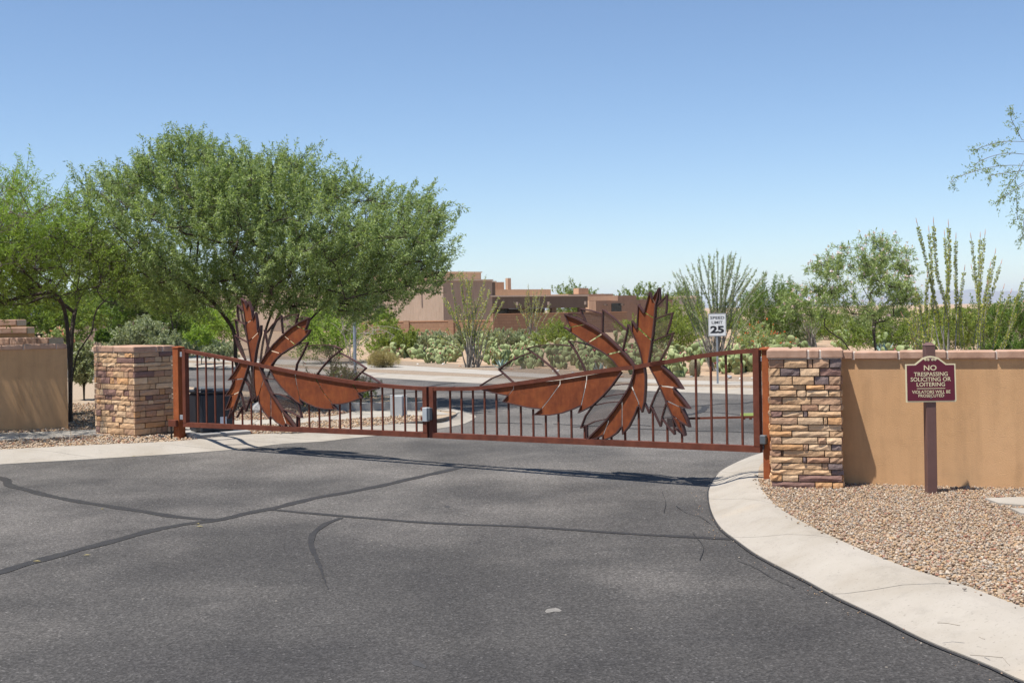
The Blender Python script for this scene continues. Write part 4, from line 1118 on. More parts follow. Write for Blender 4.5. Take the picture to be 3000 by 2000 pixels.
mb = MB(); mb.box(-0.40, 0.40, -0.36, 0.36, -0.05, 0.07, 0.01); mb.build('slab', M['concrete_grey'], pad)
GB2 = gnd(1168, 1219, 0.11); pm = GB2.y/F
gp = thing('keypad_pedestal', (GB2.x, GB2.y, 0.1), -0.25, 'light grey metal box standing in the gravel behind the gate', 'cabinet')
mb = MB(); mb.box(-26*pm, 26*pm, 0.0, 0.012, 0.01, 64*pm, 0.003); mb.build('back_plate', M['greybox'], gp)
mb = MB(); mb.box(-15*pm, 15*pm, -0.06, -0.002, 0.015, 62*pm, 0.005); mb.build('case', M['greybox'], gp)
# ------------------------------------------------------------------ plants
def unit(a): return a/np.maximum(np.linalg.norm(a, axis=-1, keepdims=True), 1e-9)
def leaf_cloud(P, D, tl, per, L, W, droop, spread, rng):
    """per leaves on every twig starting at P along D (tl long)"""
    n = len(P)*per
    p = np.repeat(P, per, 0); d = np.repeat(D, per, 0); l = np.repeat(np.broadcast_to(tl, (len(P),)), per)
    t = rng.uniform(0.05, 1.05, n)
    pos = p+d*(l*t)[:, None]+rng.normal(0, 1, (n, 3))*(0.05*l)[:, None]
    pos[:, 2] -= 0.22*droop*l*t*t
    ld = unit(d*0.55+rng.normal(0, 1, (n, 3))*spread+np.array([0, 0, -droop]))
    wv = unit(np.cross(ld, rng.normal(0, 1, (n, 3))))
    Ls = (L*rng.uniform(0.6, 1.3, n))[:, None]; Ws = (W*rng.uniform(0.7, 1.2, n))[:, None]
    V = np.stack([pos, pos+ld*Ls*0.45+wv*Ws*0.5, pos+ld*Ls, pos+ld*Ls*0.45-wv*Ws*0.5], 1)
    return V.reshape(-1, 3), np.arange(n*4).reshape(n, 4)
def seg_dist(P, poly):
    a = np.array(poly); b = np.roll(a, -1, 0); d = np.full(len(P), 1e9)
    for i in range(len(a)):
        ab = b[i]-a[i]; t = np.clip(((P-a[i])@ab)/max(ab@ab, 1e-9), 0, 1)
        d = np.minimum(d, np.linalg.norm(P-(a[i]+t[:, None]*ab), axis=1))
    return d
def crown_points(poly, Y0, T, ncl, per, cr, rng, zsq=0.75, inset=0.0):
    """clumps of twig roots filling a crown whose elevation is poly (x,z) at depth Y0 and whose half depth is T"""
    poly = np.array(poly); lo = poly.min(0); hi = poly.max(0)
    C = []
    while sum(len(c) for c in C) < ncl*1.0:
        q = rng.uniform(lo, hi, (ncl*3, 2)); q = q[in_poly(q, poly)]; q = q[seg_dist(q, poly) > inset]; C.append(q)
    q = np.concatenate(C)
    # keep clumps apart from each other
    keep = []
    dmin = 0.62*math.sqrt((hi[0]-lo[0])*(hi[1]-lo[1])*0.7/ncl)
    dd = seg_dist(q, poly)-inset; dmax = dd.max()
    half = T*np.sqrt(np.clip(dd/dmax, 0.03, 1.0)*(2-np.clip(dd/dmax, 0.03, 1.0)))
    u = rng.uniform(-1, 1, len(q)); u = np.sign(u)*np.abs(u)**0.6
    c3_ = np.stack([q[:, 0], Y0+u*half, q[:, 1]], 1)
    for i in range(len(c3_)):
        if len(keep) >= ncl: break
        if all(np.sum((c3_[i]-c3_[k])**2) > dmin*dmin for k in keep): keep.append(i)
    c3_ = c3_[keep]
    P = np.repeat(c3_, per, 0)+rng.normal(0, 1, (len(c3_)*per, 3))*np.array([cr, cr, cr*zsq])
    return c3_, P
def grow(nodes, parents, targets, seg, rng, wob=0.05):
    """join every target to the nearest limb; returns the node list and parent list"""
    nodes = [np.array(p, float) for p in nodes]; parents = list(parents)
    base = nodes[0]
    order = np.argsort(np.linalg.norm(targets-base, axis=1))
    tips = []
    A = np.array(nodes)
    for i in order:
        t = targets[i]
        dv = A-t
        dist = np.linalg.norm(dv, axis=1)+0.5*np.maximum(0, dv[:, 2]+0.1)+0.25*np.maximum(0, np.linalg.norm(A-base, axis=1)-np.linalg.norm(t-base))*2
        dist[0] += 1.0
        j = int(np.argmin(dist)); a = A[j]
        k = max(1, int(np.linalg.norm(t-a)/seg)); par = j; new = []
        for s in range(1, k+1):
            f = s/k; p = a+(t-a)*f
            p = p+np.array([0, 0, -0.10*math.sin(PI*f)*np.linalg.norm(t-a)])
            if s < k: p = p+rng.normal(0, wob, 3)*seg
            nodes.append(p); parents.append(par); par = len(nodes)-1; new.append(p)
        A = np.concatenate([A, np.array(new)]); tips.append(par)
    return A, parents, tips
def limbs_mesh(A, parents, rtip, power, rmax, mat, origin, kmin=4):
    n = len(A); cnt = np.zeros(n)
    child = np.zeros(n, int)
    for i in range(n-1, 0, -1):
        if cnt[i] == 0: cnt[i] = 1
        cnt[parents[i]] += cnt[i]
    r = np.minimum(rtip*np.maximum(cnt, 1)**power, rmax)
    mb_v = []; mb_f = []
    for i in range(1, n):
        p = parents[i]
        if p < 0: continue
        a = A[p]-origin; b = A[i]-origin
        t = b-a; L = np.linalg.norm(t)
        if L < 1e-5: continue
        t = t/L; ra = min(r[p], r[i]*1.35); rb = r[i]
        k = 4 if rb < 0.012 else 6 if rb < 0.05 else 9
        x = np.cross(t, [0, 0, 1.0]) if abs(t[2]) < 0.95 else np.cross(t, [1.0, 0, 0])
        x = x/np.linalg.norm(x); y = np.cross(t, x); b0 = len(mb_v)
        for q, rr in ((a-t*min(ra*0.3, L*0.2), ra), (b+t*min(rb*0.3, L*0.2), rb)):
            for j in range(k):
                an = 2*PI*j/k; mb_v.append(tuple(q+x*rr*math.cos(an)+y*rr*math.sin(an)))
        for j in range(k):
            mb_f.append((b0+j, b0+(j+1) % k, b0+k+(j+1) % k, b0+k+j))
    mb = MB(); mb.add(mb_v, mb_f)
    return mb.mesh('trunk', mat, smooth=True)
def px_poly(pts, Y):
    return [((at(x, y, Y)).x, (at(x, y, Y)).z) for x, y in pts]
def tree(name, label, cat, group, Y0, stems, poly_px, T, ncl, per, cr, tl, nleaf, L, W, leafmat, bark, seed, droop=0.35, spread=0.6, up=0.5, rtip=0.006, rmax=0.12, power=0.46, zg=0.1, flowers=None, poly_world=None, inset=0.0):
    rng = np.random.default_rng(seed)
    nodes = []; parents = []
    for si, st in enumerate(stems):
        pts = [np.array(at(p[0], p[1], Y0+(p[2] if len(p) > 2 else 0)))[:] for p in st]
        q = spline(pts, max(4, 3*len(pts)))
        for i, p in enumerate(q):
            if si > 0 and i == 0: last = 0; continue
            nodes.append(p); parents.append(len(nodes)-2 if (i > 0 and not (si > 0 and i == 1)) else (0 if len(nodes) > 1 else -1))
    base = np.array(nodes[0]); base[2] = zg
    nodes[0] = base.copy()
    poly = px_poly(poly_px, Y0) if poly_world is None else poly_world
    C, P = crown_points(poly, Y0, T, ncl, per, cr, rng, inset=inset)
    A, par, tips = grow(nodes, parents, C, 0.22*max(1.0, T/2), rng)
    org = Vector(base)
    root = thing(name, base, 0, label, cat, group)
    link('trunk', limbs_mesh(A, par, rtip, power, rmax, bark, base), root)
    cen = np.array([np.mean([p[0] for p in poly]), Y0, min(p[1] for p in poly)-0.2])
    D = unit(unit(P-cen)*0.8+rng.normal(0, 0.45, P.shape)+np.array([0, 0, up]))
    # twigs from clump centres out to the leaf sprays
    Cc = np.repeat(C, per, 0)
    tv = []; tf = []
    V, Fq = leaf_cloud(P-D*tl*0.35-base, D, tl*rng.uniform(0.7, 1.25, len(P)), nleaf, L, W, droop, spread, rng)
    link('crown', np_mesh('crown', V, Fq, leafmat), root)
    mb = MB()
    for c, p, dd in zip(Cc, P, D):
        e = p+dd*tl*0.6
        m_ = (c+p)/2+rng.normal(0, 0.02, 3)
        r0 = rtip*0.9
        pts = [c-base, m_-base, e-base]
        t = pts[2]-pts[0]; x = unit(np.cross(t, [0, 0.3, 1.0])); y = unit(np.cross(t, x)); b0 = len(mb.v)
        for q, rr in zip(pts, (r0, r0*0.8, r0*0.3)):
            mb.v += [tuple(q+x*rr), tuple(q-x*rr*0.5+y*rr*0.87), tuple(q-x*rr*0.5-y*rr*0.87)]
        for k in (0, 3):
            for j in range(3): mb.f.append((b0+k+j, b0+k+(j+1) % 3, b0+k+3+(j+1) % 3, b0+k+3+j)); mb.m.append(0)
    mb.build('twigs', bark, root)['kind'] = 'stuff'
    if flowers:
        fm, nf, fs = flowers
        idx = rng.choice(len(P), nf)
        fp = P[idx]+D[idx]*tl*0.7
        Vf, Ff = leaf_cloud(fp-base, D[idx], 0.05, 5, fs, fs*0.8, 0.2, 1.0, rng)
        link('flowers', np_mesh('flowers', Vf, Ff, fm), root)
    return root

def copy_tree(o, loc, rz, sc, label):
    c = o.copy(); COL.objects.link(c); c.location = loc; c.rotation_euler = (0, 0, rz); c.scale = (sc, sc, sc)
    c['label'] = label
    for ch in o.children:
        k = ch.copy(); COL.objects.link(k); k.parent = c
    return c
def dome(cx, base_y, w, h, Y, rng, zlow=0.0):
    a = np.linspace(-0.12, PI+0.12, 22)
    pts = []
    c = at(cx, base_y, Y); W_ = w*Y/F/2; H_ = h*Y/F
    z0 = c.z
    return [(c.x+W_*math.cos(t)*rng.uniform(0.86, 1.1), z0+H_*(0.12+0.88*max(0, math.sin(t)))*rng.uniform(0.84, 1.08)) for t in a], c
def bush(name, label, cx, base_y, w, h, Y, leafmat, seed, dens=1.0, L=0.06, W=0.03, bark=None, group=None, cat='shrub', flowers=None, per=4, nleaf=40, droop=0.1, up=0.6, tl=None, stem_n=4, zg=0.03, low=0.0):
    rng = np.random.default_rng(seed)
    poly, c = dome(cx, base_y, w, h, Y, rng)
    Wm = w*Y/F; Hm = h*Y/F
    if low: poly = [(x, max(z, c.z+low*Hm)) for x, z in poly]
    ncl = int(max(14, 46*dens))
    tl = tl or 0.22*min(Wm, Hm*1.4)
    st = []
    for k in range(stem_n):
        u = (k+0.5)/stem_n-0.5
        st.append([(cx, base_y), (cx+u*w*0.25, base_y-h*0.25), (cx+u*w*0.7, base_y-h*0.6)])
    return tree(name, label, cat, group, Y, st, None, Wm*0.42, ncl, per, 0.11*min(Wm, Hm*1.6), tl, nleaf, L, W, leafmat, bark or M['bark_grey'], seed, droop, 0.7, up, rtip=0.004*max(1, Wm/2), rmax=0.05*max(1, Wm/3), zg=zg, flowers=flowers, poly_world=poly, inset=0.10*min(Wm, Hm))

# the large shade tree behind the gate
tree('shade_tree', 'large spreading grey-green tree behind the left gate leaf', 'tree', None, 22.2,
  [[(755, 1192), (738, 1140), (705, 1090), (690, 1055), (690, 1010), (683, 966), (664, 935), (628, 890, -.3), (580, 850, -.6), (520, 815, -.9)],
   [(755, 1192), (742, 1100, .1), (728, 1010, .3), (712, 940, .5), (700, 880, .8), (680, 800, 1.0)],
   [(755, 1192), (760, 1090), (775, 980, -.2), (805, 895, -.4), (838, 835, -.6), (870, 760, -.8)],
   [(755, 1192), (792, 1085), (845, 1000, .1), (907, 938, .2), (955, 893, .3), (1020, 862, .4), (1100, 828, .4), (1190, 790, .4)],
   [(755, 1192), (770, 1080, .3), (800, 960, .7), (850, 870, 1.1), (930, 790, 1.5)],
   [(755, 1192), (740, 1100, -.2), (735, 1000, -.5), (740, 920, -.8), (765, 830, -1.1), (780, 740, -1.3)],
   [(755, 1192), (735, 1110, .3), (700, 1000, .6), (640, 900, 1.0), (560, 800, 1.3)]],
  [(172, 720), (165, 640), (170, 570), (215, 525), (250, 500), (325, 475), (325, 420), (345, 392), (368, 425), (385, 455), (430, 425), (500, 388), (550, 368), (582, 348), (612, 380), (650, 402), (690, 388), (722, 405), (752, 378), (775, 402), (803, 422), (842, 398), (872, 393), (902, 430), (950, 452), (990, 446), (1012, 470), (1060, 492), (1088, 482), (1104, 520), (1160, 540), (1230, 508), (1264, 520), (1302, 560), (1324, 620), (1346, 680), (1352, 740), (1330, 847), (1270, 862), (1235, 892), (1180, 937), (1110, 959), (1060, 975), (1000, 967), (940, 985), (895, 967), (850, 982), (780, 967), (700, 937), (620, 955), (540, 937), (470, 925), (400, 937), (330, 889), (260, 862), (200, 800)],
  2.4, 620, 8, 0.19, 0.34, 60, 0.064, 0.0175, M['leaf_big'], M['bark_dark'], 21, droop=0.40, spread=0.5, up=0.5, inset=0.34, rtip=0.0055, rmax=0.105, power=0.44)
tree('young_tree', 'dark-trunked small tree rising behind the low wall at left', 'tree', None, 19.3,
  [[(206, 1245), (206, 1120), (208, 1050), (211, 998), (215, 956), (225, 907), (232, 850, .2)],
   [(206, 1245), (205, 1100), (200, 1000), (196, 949), (190, 914), (176, 876, -.3), (140, 840, -.5)],
   [(206, 1245), (212, 1110, -.1), (226, 1040, -.2), (247, 1005, -.2), (270, 970, -.2), (274, 938, -.2), (286, 903, -.2), (318, 870, -.2)],
   [(206, 1245), (207, 1080, .2), (212, 960, .4), (230, 880, .8), (270, 820, 1.1)]],
  [(-170, 720), (-60, 660), (20, 650), (150, 630), (260, 650), (335, 720), (372, 800), (385, 870), (340, 905), (270, 880), (200, 885), (160, 905), (60, 922), (-60, 930), (-180, 870)],
  1.9, 170, 5, 0.20, 0.36, 44, 0.060, 0.014, M['leaf_dark'], M['bark_dark'], 22, inset=0.15, droop=0.4, up=0.3, rtip=0.007, rmax=0.085)
tree('palo_verde', 'feathery yellow-green tree at the far left edge', 'tree', None, 17.6,
  [[(-120, 1180), (-110, 1000), (-80, 850), (-30, 720), (30, 620)], [(-120, 1180), (-130, 950), (-160, 780), (-200, 650)], [(-120, 1180), (-90, 940, .5), (-20, 820, 1), (60, 740, 1.4)]],
  [(-420, 620), (-300, 540), (-100, 490), (0, 500), (40, 505), (95, 530), (140, 575), (165, 640), (160, 720), (110, 790), (40, 830), (-100, 850), (-300, 820), (-430, 740)],
  2.0, 190, 5, 0.22, 0.42, 70, 0.06, 0.011, M['leaf_pv'], M['bark_grey'], 23, inset=0.2, droop=0.25, up=0.6)
tree('desert_willow', 'blooming desert willow with pale pink flowers beyond the right pillar', 'tree', None, 24.0,
  [[(2566, 1040), (2560, 990), (2556, 957), (2560, 930), (2550, 890), (2546, 876), (2532, 850), (2524, 830), (2530, 800)], [(2566, 1040), (2560, 960), (2548, 880, .1), (2562, 842, .1), (2582, 825, .2), (2600, 790, .3)],
   [(2566, 1040), (2512, 1040), (2488, 1024), (2470, 998), (2432, 972), (2416, 955), (2418, 930), (2432, 880)], [(2566, 1040), (2563, 960, .3), (2580, 900, .5), (2630, 860, .7), (2660, 800, .7)]],
  [(2240+x/3.095, 650+y/3.095) for x, y in [(190, 720), (230, 645), (330, 585), (355, 510), (385, 430), (460, 350), (560, 325), (640, 350), (660, 232), (760, 200), (880, 195), (912, 260), (950, 168), (1050, 148), (1130, 125), (1205, 160), (1212, 230), (1290, 245), (1335, 285), (1405, 335), (1402, 420), (1455, 500), (1440, 600), (1385, 700), (1330, 800), (1295, 890), (1150, 935), (1000, 900), (880, 950), (720, 900), (620, 860), (540, 880), (400, 900), (290, 850), (205, 800)]],
  1.0, 105, 9, 0.10, 0.19, 30, 0.070, 0.015, M['leaf_willow'], M['bark_dark'], 24, inset=0.03, droop=0.45, up=0.35, rtip=0.0042, rmax=0.045, flowers=(M['fl_pink'], 330, 0.04))
# tree whose trunk stands right of the picture; only its branch tips reach in
def overhang():
    rng = np.random.default_rng(31); Y = 10.0
    base = np.array((6.4, 9.7, 0.1))
    paths = [[(3000, 415), (2941, 415), (2892, 426), (2860, 439)], [(3000, 485), (2946, 485), (2887, 493), (2844, 506), (2796, 522), (2785, 536)], [(3000, 452), (2950, 449), (2900, 460), (2862, 478), (2852, 490)],
             [(3000, 541), (2967, 560), (2938, 579), (2917, 592)], [(2994, 410), (2978, 378), (2965, 354), (2959, 332)], [(3000, 535), (2978, 552), (2979, 600), (2980, 645)], [(3000, 470), (2985, 500), (2960, 540), (2940, 556)], [(3010, 590), (3000, 640), (2996, 690), (2990, 700)], [(3000, 500), (2960, 505), (2925, 510), (2900, 515)]]
    nodes = [base, np.array((6.3, 9.7, 1.2)), np.array((6.0, 9.8, 2.2)), np.array((5.5, 9.9, 2.8)), np.array((5.0, 10.0, 3.05)), np.array((4.6, 10.0, 3.0))]
    par = [-1, 0, 1, 2, 3, 4]
    TP = []; TD = []
    for k, pa in enumerate(paths):
        q = spline([np.array(at(x, y, Y+0.1*(k % 3-1))) for x, y in pa], 12)
        last = 5 if q[0][2] > 2.6 else 4
        for i, p in enumerate(q):
            nodes.append(p); par.append(last); last = len(nodes)-1
            if i > 1:
                t = unit(q[min(i+1, 11)]-q[i-1])
                for s in range(2 if i < 10 else 4):
                    TP.append(p+rng.normal(0, 0.012, 3)); TD.append(unit(t*0.6+rng.normal(0, 0.6, 3)+np.array([0, 0, -0.15])))
    extra = rng.uniform((4.8, 8.6, 2.6), (7.6, 11.2, 4.3), (70, 3))
    A, par, tips = grow(nodes, par, extra, 0.25, rng)
    root = thing('mesquite_tree', base, 0, 'mesquite branch tips hanging in at the upper right edge', 'tree')
    link('trunk', limbs_mesh(A, par, 0.0022, 0.55, 0.09, M['bark_grey'], base), root)
    P = np.array(TP); D = np.array(TD)
    V, Fq = leaf_cloud(P-base, D, 0.075, 12, 0.02, 0.007, 0.1, 0.5, rng)
    P2 = np.repeat(extra, 6, 0)+rng.normal(0, 0.16, (420, 3)); D2 = unit(rng.normal(0, 1, P2.shape)+np.array([0, 0, 0.2]))
    V2, F2 = leaf_cloud(P2-base, D2, 0.2, 26, 0.03, 0.009, 0.1, 0.5, rng)
    link('crown', np_mesh('crown', np.concatenate([V, V2]), np.concatenate([Fq, F2+len(V)]), M['leaf_mesquite']), root)
overhang()

# ------------------------------------------------------------------ ocotillos
def ocotillo(label, base, tips, r0, leafmat, seed, leaf_from=0.25, leaf_d=90, ls=0.035, group='ocotillos', bend=0.25, red=False):
    rng = np.random.default_rng(seed)
    b = np.array(base, float)
    root = thing('ocotillo', b, 0, label, 'ocotillo', group)
    for tp in tips:
        e = np.array(tp, float)-b
        L = np.linalg.norm(e)
        s = np.array([rng.normal(0, 0.10), rng.normal(0, 0.10), 0])
        mid = e*np.array([0.5+bend*rng.uniform(-0.9, 0.3), 0.5, 0.52])+rng.normal(0, 0.035*L, 3)*np.array([1, 1, 0.2])
        q = spline([s, s*0.7+(mid*0.45), mid, (mid+e)/2+rng.normal(0, 0.012*L, 3), e], 9)
        mb = MB()
        mb.tube([tuple(p) for p in q], [r0*(1-0.72*i/8) for i in range(9)], 5)
        me_v = list(mb.v); n = int(leaf_d*L)
        t = rng.uniform(leaf_from, 0.97, n)**0.8; t = np.clip(t, leaf_from, 0.985)
        idx = t*8; i0 = np.floor(idx).astype(int).clip(0, 7); fr = (idx-i0)[:, None]
        pos = q[i0]*(1-fr)+q[i0+1]*fr
        dirv = unit(q[i0+1]-q[i0])
        rad = unit(np.cross(dirv, rng.normal(0, 1, (n, 3))))
        ld = unit(rad+dirv*0.7); wv = unit(np.cross(ld, rng.normal(0, 1, (n, 3)))); sz = (ls*rng.uniform(0.6, 1.3, n))[:, None]
        pos = pos+rad*r0*0.5
        V = np.stack([pos, pos+ld*sz*0.55+wv*sz*0.28, pos+ld*sz, pos+ld*sz*0.55-wv*sz*0.28], 1).reshape(-1, 3)
        b0 = len(mb.v); mb.mi = 1
        mb.add([tuple(v) for v in V], [(4*k, 4*k+1, 4*k+2, 4*k+3) for k in range(n)])
        mb.mi = 0
        mats = [M['oco_stem'], leafmat]
        mb.build('stem', mats, root)
        if red:
            m2 = MB(); m2.tube([tuple(q[-1]-np.array([0, 0, 0.01])), tuple(q[-1]+unit(q[-1]-q[-2])*0.07)], [0.006, 0.002], 4); m2.build('flower_tip', M['fl_coral'], root)
    return root
def fan(px, py_top, py_mid, wpx, Y, n, rng, base, dep=0.8):
    o = []
    for k in range(n):
        u = -1+2*(k+0.5)/n+rng.normal(0, 0.06)
        y = py_top+(py_mid-py_top)*(abs(u)**1.5)*0.8+rng.uniform(0, 1)**1.3*(py_mid-py_top)*0.75
        p = at(px+u*wpx/2, y, Y)
        o.append((p.x, base[1]+rng.normal(0, 0.45)*dep, p.z))
    return o
rg = np.random.default_rng(5)
b = gnd(1380, 1076, FZ); ocotillo('tall leafy ocotillo in front of the houses above the prickly pears', b, fan(1382, 762, 920, 200, b.y, 30, rg, b), 0.020, M['leaf_oco'], 41, 0.25, 80, 0.045)
b = gnd(1556, 1010, FZ); ocotillo('smaller ocotillo farther back beside the brown block wall', b, fan(1562, 825, 920, 150, b.y, 20, rg, b), 0.028, M['leaf_oco'], 42, 0.30, 50, 0.055)
b = gnd(2096, 1086, FZ); ocotillo('broad green ocotillo behind the speed limit sign', b, fan(2108, 722, 820, 290, b.y, 50, rg, b, 1.0), 0.018, M['leaf_oco2'], 43, 0.28, 110, 0.036, bend=0.35)
e8 = lambda x, y, Y: tuple(at(2240+x/3.095, 650+y/3.095, Y))
b = gnd(2772, 1230, 0.1); Y = b.y
tps = [e8(1382, 5, Y), e8(1490, 75, Y+.3), e8(1532, 0, Y-.3), e8(1667, 20, Y), e8(1632, 110, Y+.4), e8(1735, 140, Y+.1), e8(1475, 490, Y), e8(1375, 620, Y-.4), e8(1255, 850, Y)]
ocotillo('tall thick ocotillo over the wall just right of the desert willow', b, tps, 0.013, M['leaf_oco'], 44, 0.38, 230, 0.031, bend=0.1, red=True)
b = gnd(2870, 1225, 0.1); Y = b.y
tps = [e8(1872, 140, Y), e8(1955, 130, Y+.3), e8(1998, 110, Y-.2), e8(2090, 280, Y), e8(2045, 400, Y+.3), e8(2143, 375, Y+.5), e8(1812, 430, Y-.3), e8(1755, 640, Y), e8(2165, 600, Y+.3), e8(2350, 515, Y), e8(2345, 720, Y), e8(1880, 420, Y+.5), e8(2230, 640, Y+.2), e8(2020, 560, Y-.4)]
ocotillo('many-stemmed ocotillo over the wall at the right edge', b, tps, 0.011, M['leaf_oco'], 45, 0.32, 190, 0.030, bend=0.1, red=True)
b = gnd(2376, 1016, FZ)
ocotillo('bare grey ocotillo under the left side of the desert willow', b, fan(2375, 905, 950, 80, b.y, 16, rg, b), 0.03, M['leaf_oco'], 46, 0.6, 8, 0.05)
b = gnd(2700, 1090, FZ)
ocotillo('short yellowing ocotillo between the willow and the tall ocotillo', b, fan(2690, 850, 960, 110, b.y, 16, rg, b), 0.017, M['leaf_oco'], 47, 0.2, 60, 0.045)

# ------------------------------------------------------------------ shrubs and small plants
def B(*a, **k): return bush(*a, **k)
B('background_tree', 'dark green tree mass behind the stepped walls at left', 70, 1040, 420, 230, 44, M['leaf_dark'], 101, 1.9, 0.16, 0.06, per=5, nleaf=55, cat='tree', bark=M['bark_dark'])
B('background_tree', 'bright green tree between the young tree and the shade tree', 430, 1035, 330, 240, 50, M['leaf_bright'], 102, 1.7, 0.17, 0.06, per=5, nleaf=50, cat='tree', bark=M['bark_dark'], low=0.36)
B('background_tree', 'olive green tree behind the trunk of the shade tree', 610, 1020, 190, 150, 60, M['leaf_pv'], 103, 1.0, 0.16, 0.05, per=5, nleaf=45, cat='tree')
B('background_tree', 'yellowish tree left of the bright green one in the background', 290, 1030, 240, 210, 58, M['leaf_mesquite'], 104, 1.2, 0.17, 0.055, per=5, nleaf=50, cat='tree', low=0.3)
B('clipped_hedge', 'left one of two clipped bright green hedges behind the left pillar', 298, 1010, 44, 42, 39, M['leaf_bright'], 105, 0.7, 0.06, 0.035, nleaf=70)
B('clipped_hedge', 'right one of two clipped bright green hedges behind the left pillar', 335, 1008, 38, 38, 40, M['leaf_bright'], 106, 0.7, 0.06, 0.035, nleaf=70)
B('silver_shrub', 'broad grey-green shrub above the left stone pillar', 425, 1045, 165, 100, 33, M['leaf_silver'], 107, 1.4, 0.08, 0.03, nleaf=60, bark=M['bark_dark'])
B('silver_shrub', 'grey-green shrub between the low wall and the stone pillar', 246, 1140, 84, 132, 24.5, M['leaf_silver'], 108, 1.2, 0.06, 0.024, nleaf=55, bark=M['bark_dark'])
B('coral_shrub', 'coral-flowered shrub behind the young tree trunk', 175, 1040, 90, 82, 32, M['leaf_willow'], 109, 0.8, 0.07, 0.03, flowers=(M['fl_coral'], 130, 0.06))
B('dark_shrub', 'dark rounded shrub left of the shade tree trunk', 530, 1000, 74, 66, 50, M['leaf_dark'], 110, 0.7, 0.11, 0.05, nleaf=60)
B('yellow_shrub', 'yellow-green shrub just left of the gate sculpture', 590, 1030, 90, 75, 43, M['leaf_pv'], 111, 0.8, 0.10, 0.035)
B('silver_shrub', 'low pale shrub beyond the street left of the shade tree', 520, 1050, 120, 52, 41, M['leaf_silver'], 112, 0.8, 0.08, 0.03)
B('silver_shrub', 'low pale shrub beyond the street near the left gate post', 655, 1052, 110, 50, 40, M['leaf_silver'], 113, 0.8, 0.08, 0.03)
tree('slender_tree', 'slender small tree left of the gate post across the street', 'tree', None, 40.0, [[(520, 1068), (517, 1000), (506, 960), (500, 920), (490, 880)], [(520, 1068), (516, 990), (520, 940), (540, 900)]],
     [(430, 830), (480, 800), (560, 810), (590, 860), (570, 910), (520, 930), (460, 910), (425, 870)], 1.0, 40, 5, 0.16, 0.4, 36, 0.11, 0.028, M['leaf_mesquite'], M['bark_dark'], 114, rtip=0.008, rmax=0.06)
B('palo_verde_shrub', 'yellow-green palo verde shrub behind the street name post', 975, 1075, 250, 215, 42, M['leaf_pv'], 115, 1.5, 0.11, 0.03, per=5, nleaf=40, bark=M['bark_dark'], stem_n=7)
B('palo_verde_shrub', 'pale feathery shrub against the mauve house wall', 1130, 985, 66, 96, 72, M['leaf_pv'], 116, 0.6, 0.13, 0.035)
tree('dry_shrub', 'leafless arching grey branches right of the street name post', 'shrub', None, 40.0,
     [[(1030, 1085), (1042, 1010), (1065, 975), (1100, 957), (1140, 957), (1172, 965)], [(1030, 1085), (1048, 1005), (1080, 972), (1120, 966), (1155, 984)], [(1030, 1085), (1012, 1000), (1000, 930), (996, 880)], [(1030, 1085), (1040, 990), (1058, 930), (1090, 880)], [(1030, 1085), (1020, 1010), (990, 960), (968, 945)], [(1030, 1085), (1025, 1000), (1032, 950), (1015, 925)]],
     [(985, 900), (1060, 890), (1100, 930), (1150, 950), (1160, 990), (1080, 1010), (1000, 1000)], 0.8, 22, 2, 0.1, 0.2, 3, 0.05, 0.02, M['leaf_pv'], M['twig'], 117, rtip=0.008, rmax=0.05)
B('green_shrub', 'leafy green shrub under the brown block wall left of the tall ocotillo', 1150, 1045, 150, 80, 47, M['leaf_mesquite'], 118, 1.3, 0.10, 0.035)
B('green_shrub', 'leafy green shrub right of the two pale mounds', 1650, 1020, 150, 80, 55, M['leaf_mesquite'], 119, 1.3, 0.10, 0.03)
for k, (x, y, w, h, Y) in enumerate(((1240, 1022, 120, 48, 56), (1312, 1024, 120, 52, 56), (1392, 1024, 115, 50, 57), (1455, 1024, 130, 58, 56), (1545, 1024, 120, 50, 56))):
    B('brittlebush', ['leftmost pale grey-green mound below the block wall', 'second pale grey-green mound from the left below the block wall', 'middle pale grey-green mound, behind the tall ocotillo', 'second pale grey-green mound from the right below the block wall', 'rightmost pale grey-green mound below the block wall'][k], x, y, w, h, Y, M['leaf_silver'], 120+k, 1.0, 0.07, 0.028, nleaf=80, group='pale brittlebush mounds below the block wall')
B('dry_grass', 'tuft of dry tan grass beside the far sidewalk', 1122, 1078, 80, 50, 38, M['leaf_dry'], 130, 0.5, 0.16, 0.012, droop=0.0, up=1.6, nleaf=50)
B('green_shrub', 'rounded green shrub left of the speed limit sign', 1960, 1050, 190, 150, 45, M['leaf_mesquite'], 131, 1.3, 0.10, 0.032)
B('green_shrub', 'taller green shrub behind the top of the right gate blade', 1990, 1010, 150, 140, 62, M['leaf_mesquite'], 132, 1.0, 0.13, 0.04)
B('creosote_bush', 'large deep green bush right of the speed limit sign', 2265, 1010, 240, 185, 52, M['leaf_bright'], 133, 1.5, 0.15, 0.03, nleaf=60, up=1.0)
B('red_flower_shrub', 'red-orange flowering shrub right of the speed limit sign', 2215, 1040, 170, 90, 42, M['leaf_willow'], 134, 1.0, 0.07, 0.025, flowers=(M['fl_red'], 70, 0.045))
B('green_shrub', 'deep green shrub low behind the desert willow', 2600, 1035, 260, 105, 40, M['leaf_dark'], 135, 1.3, 0.09, 0.03)
B('green_shrub', 'wide green bush on the skyline behind the many-stemmed ocotillo', 2960, 1020, 330, 135, 50, M['leaf_bright'], 136, 1.6, 0.14, 0.035, nleaf=55, up=0.9)
B('green_shrub', 'bright green bush showing low over the wall at the right edge', 2945, 1100, 170, 108, 21, M['leaf_bright'], 137, 1.0, 0.05, 0.015, nleaf=60, up=1.0)
B('green_shrub', 'green shrub between the two ocotillos over the right wall', 2800, 1040, 180, 120, 38, M['leaf_mesquite'], 138, 1.0, 0.09, 0.03)
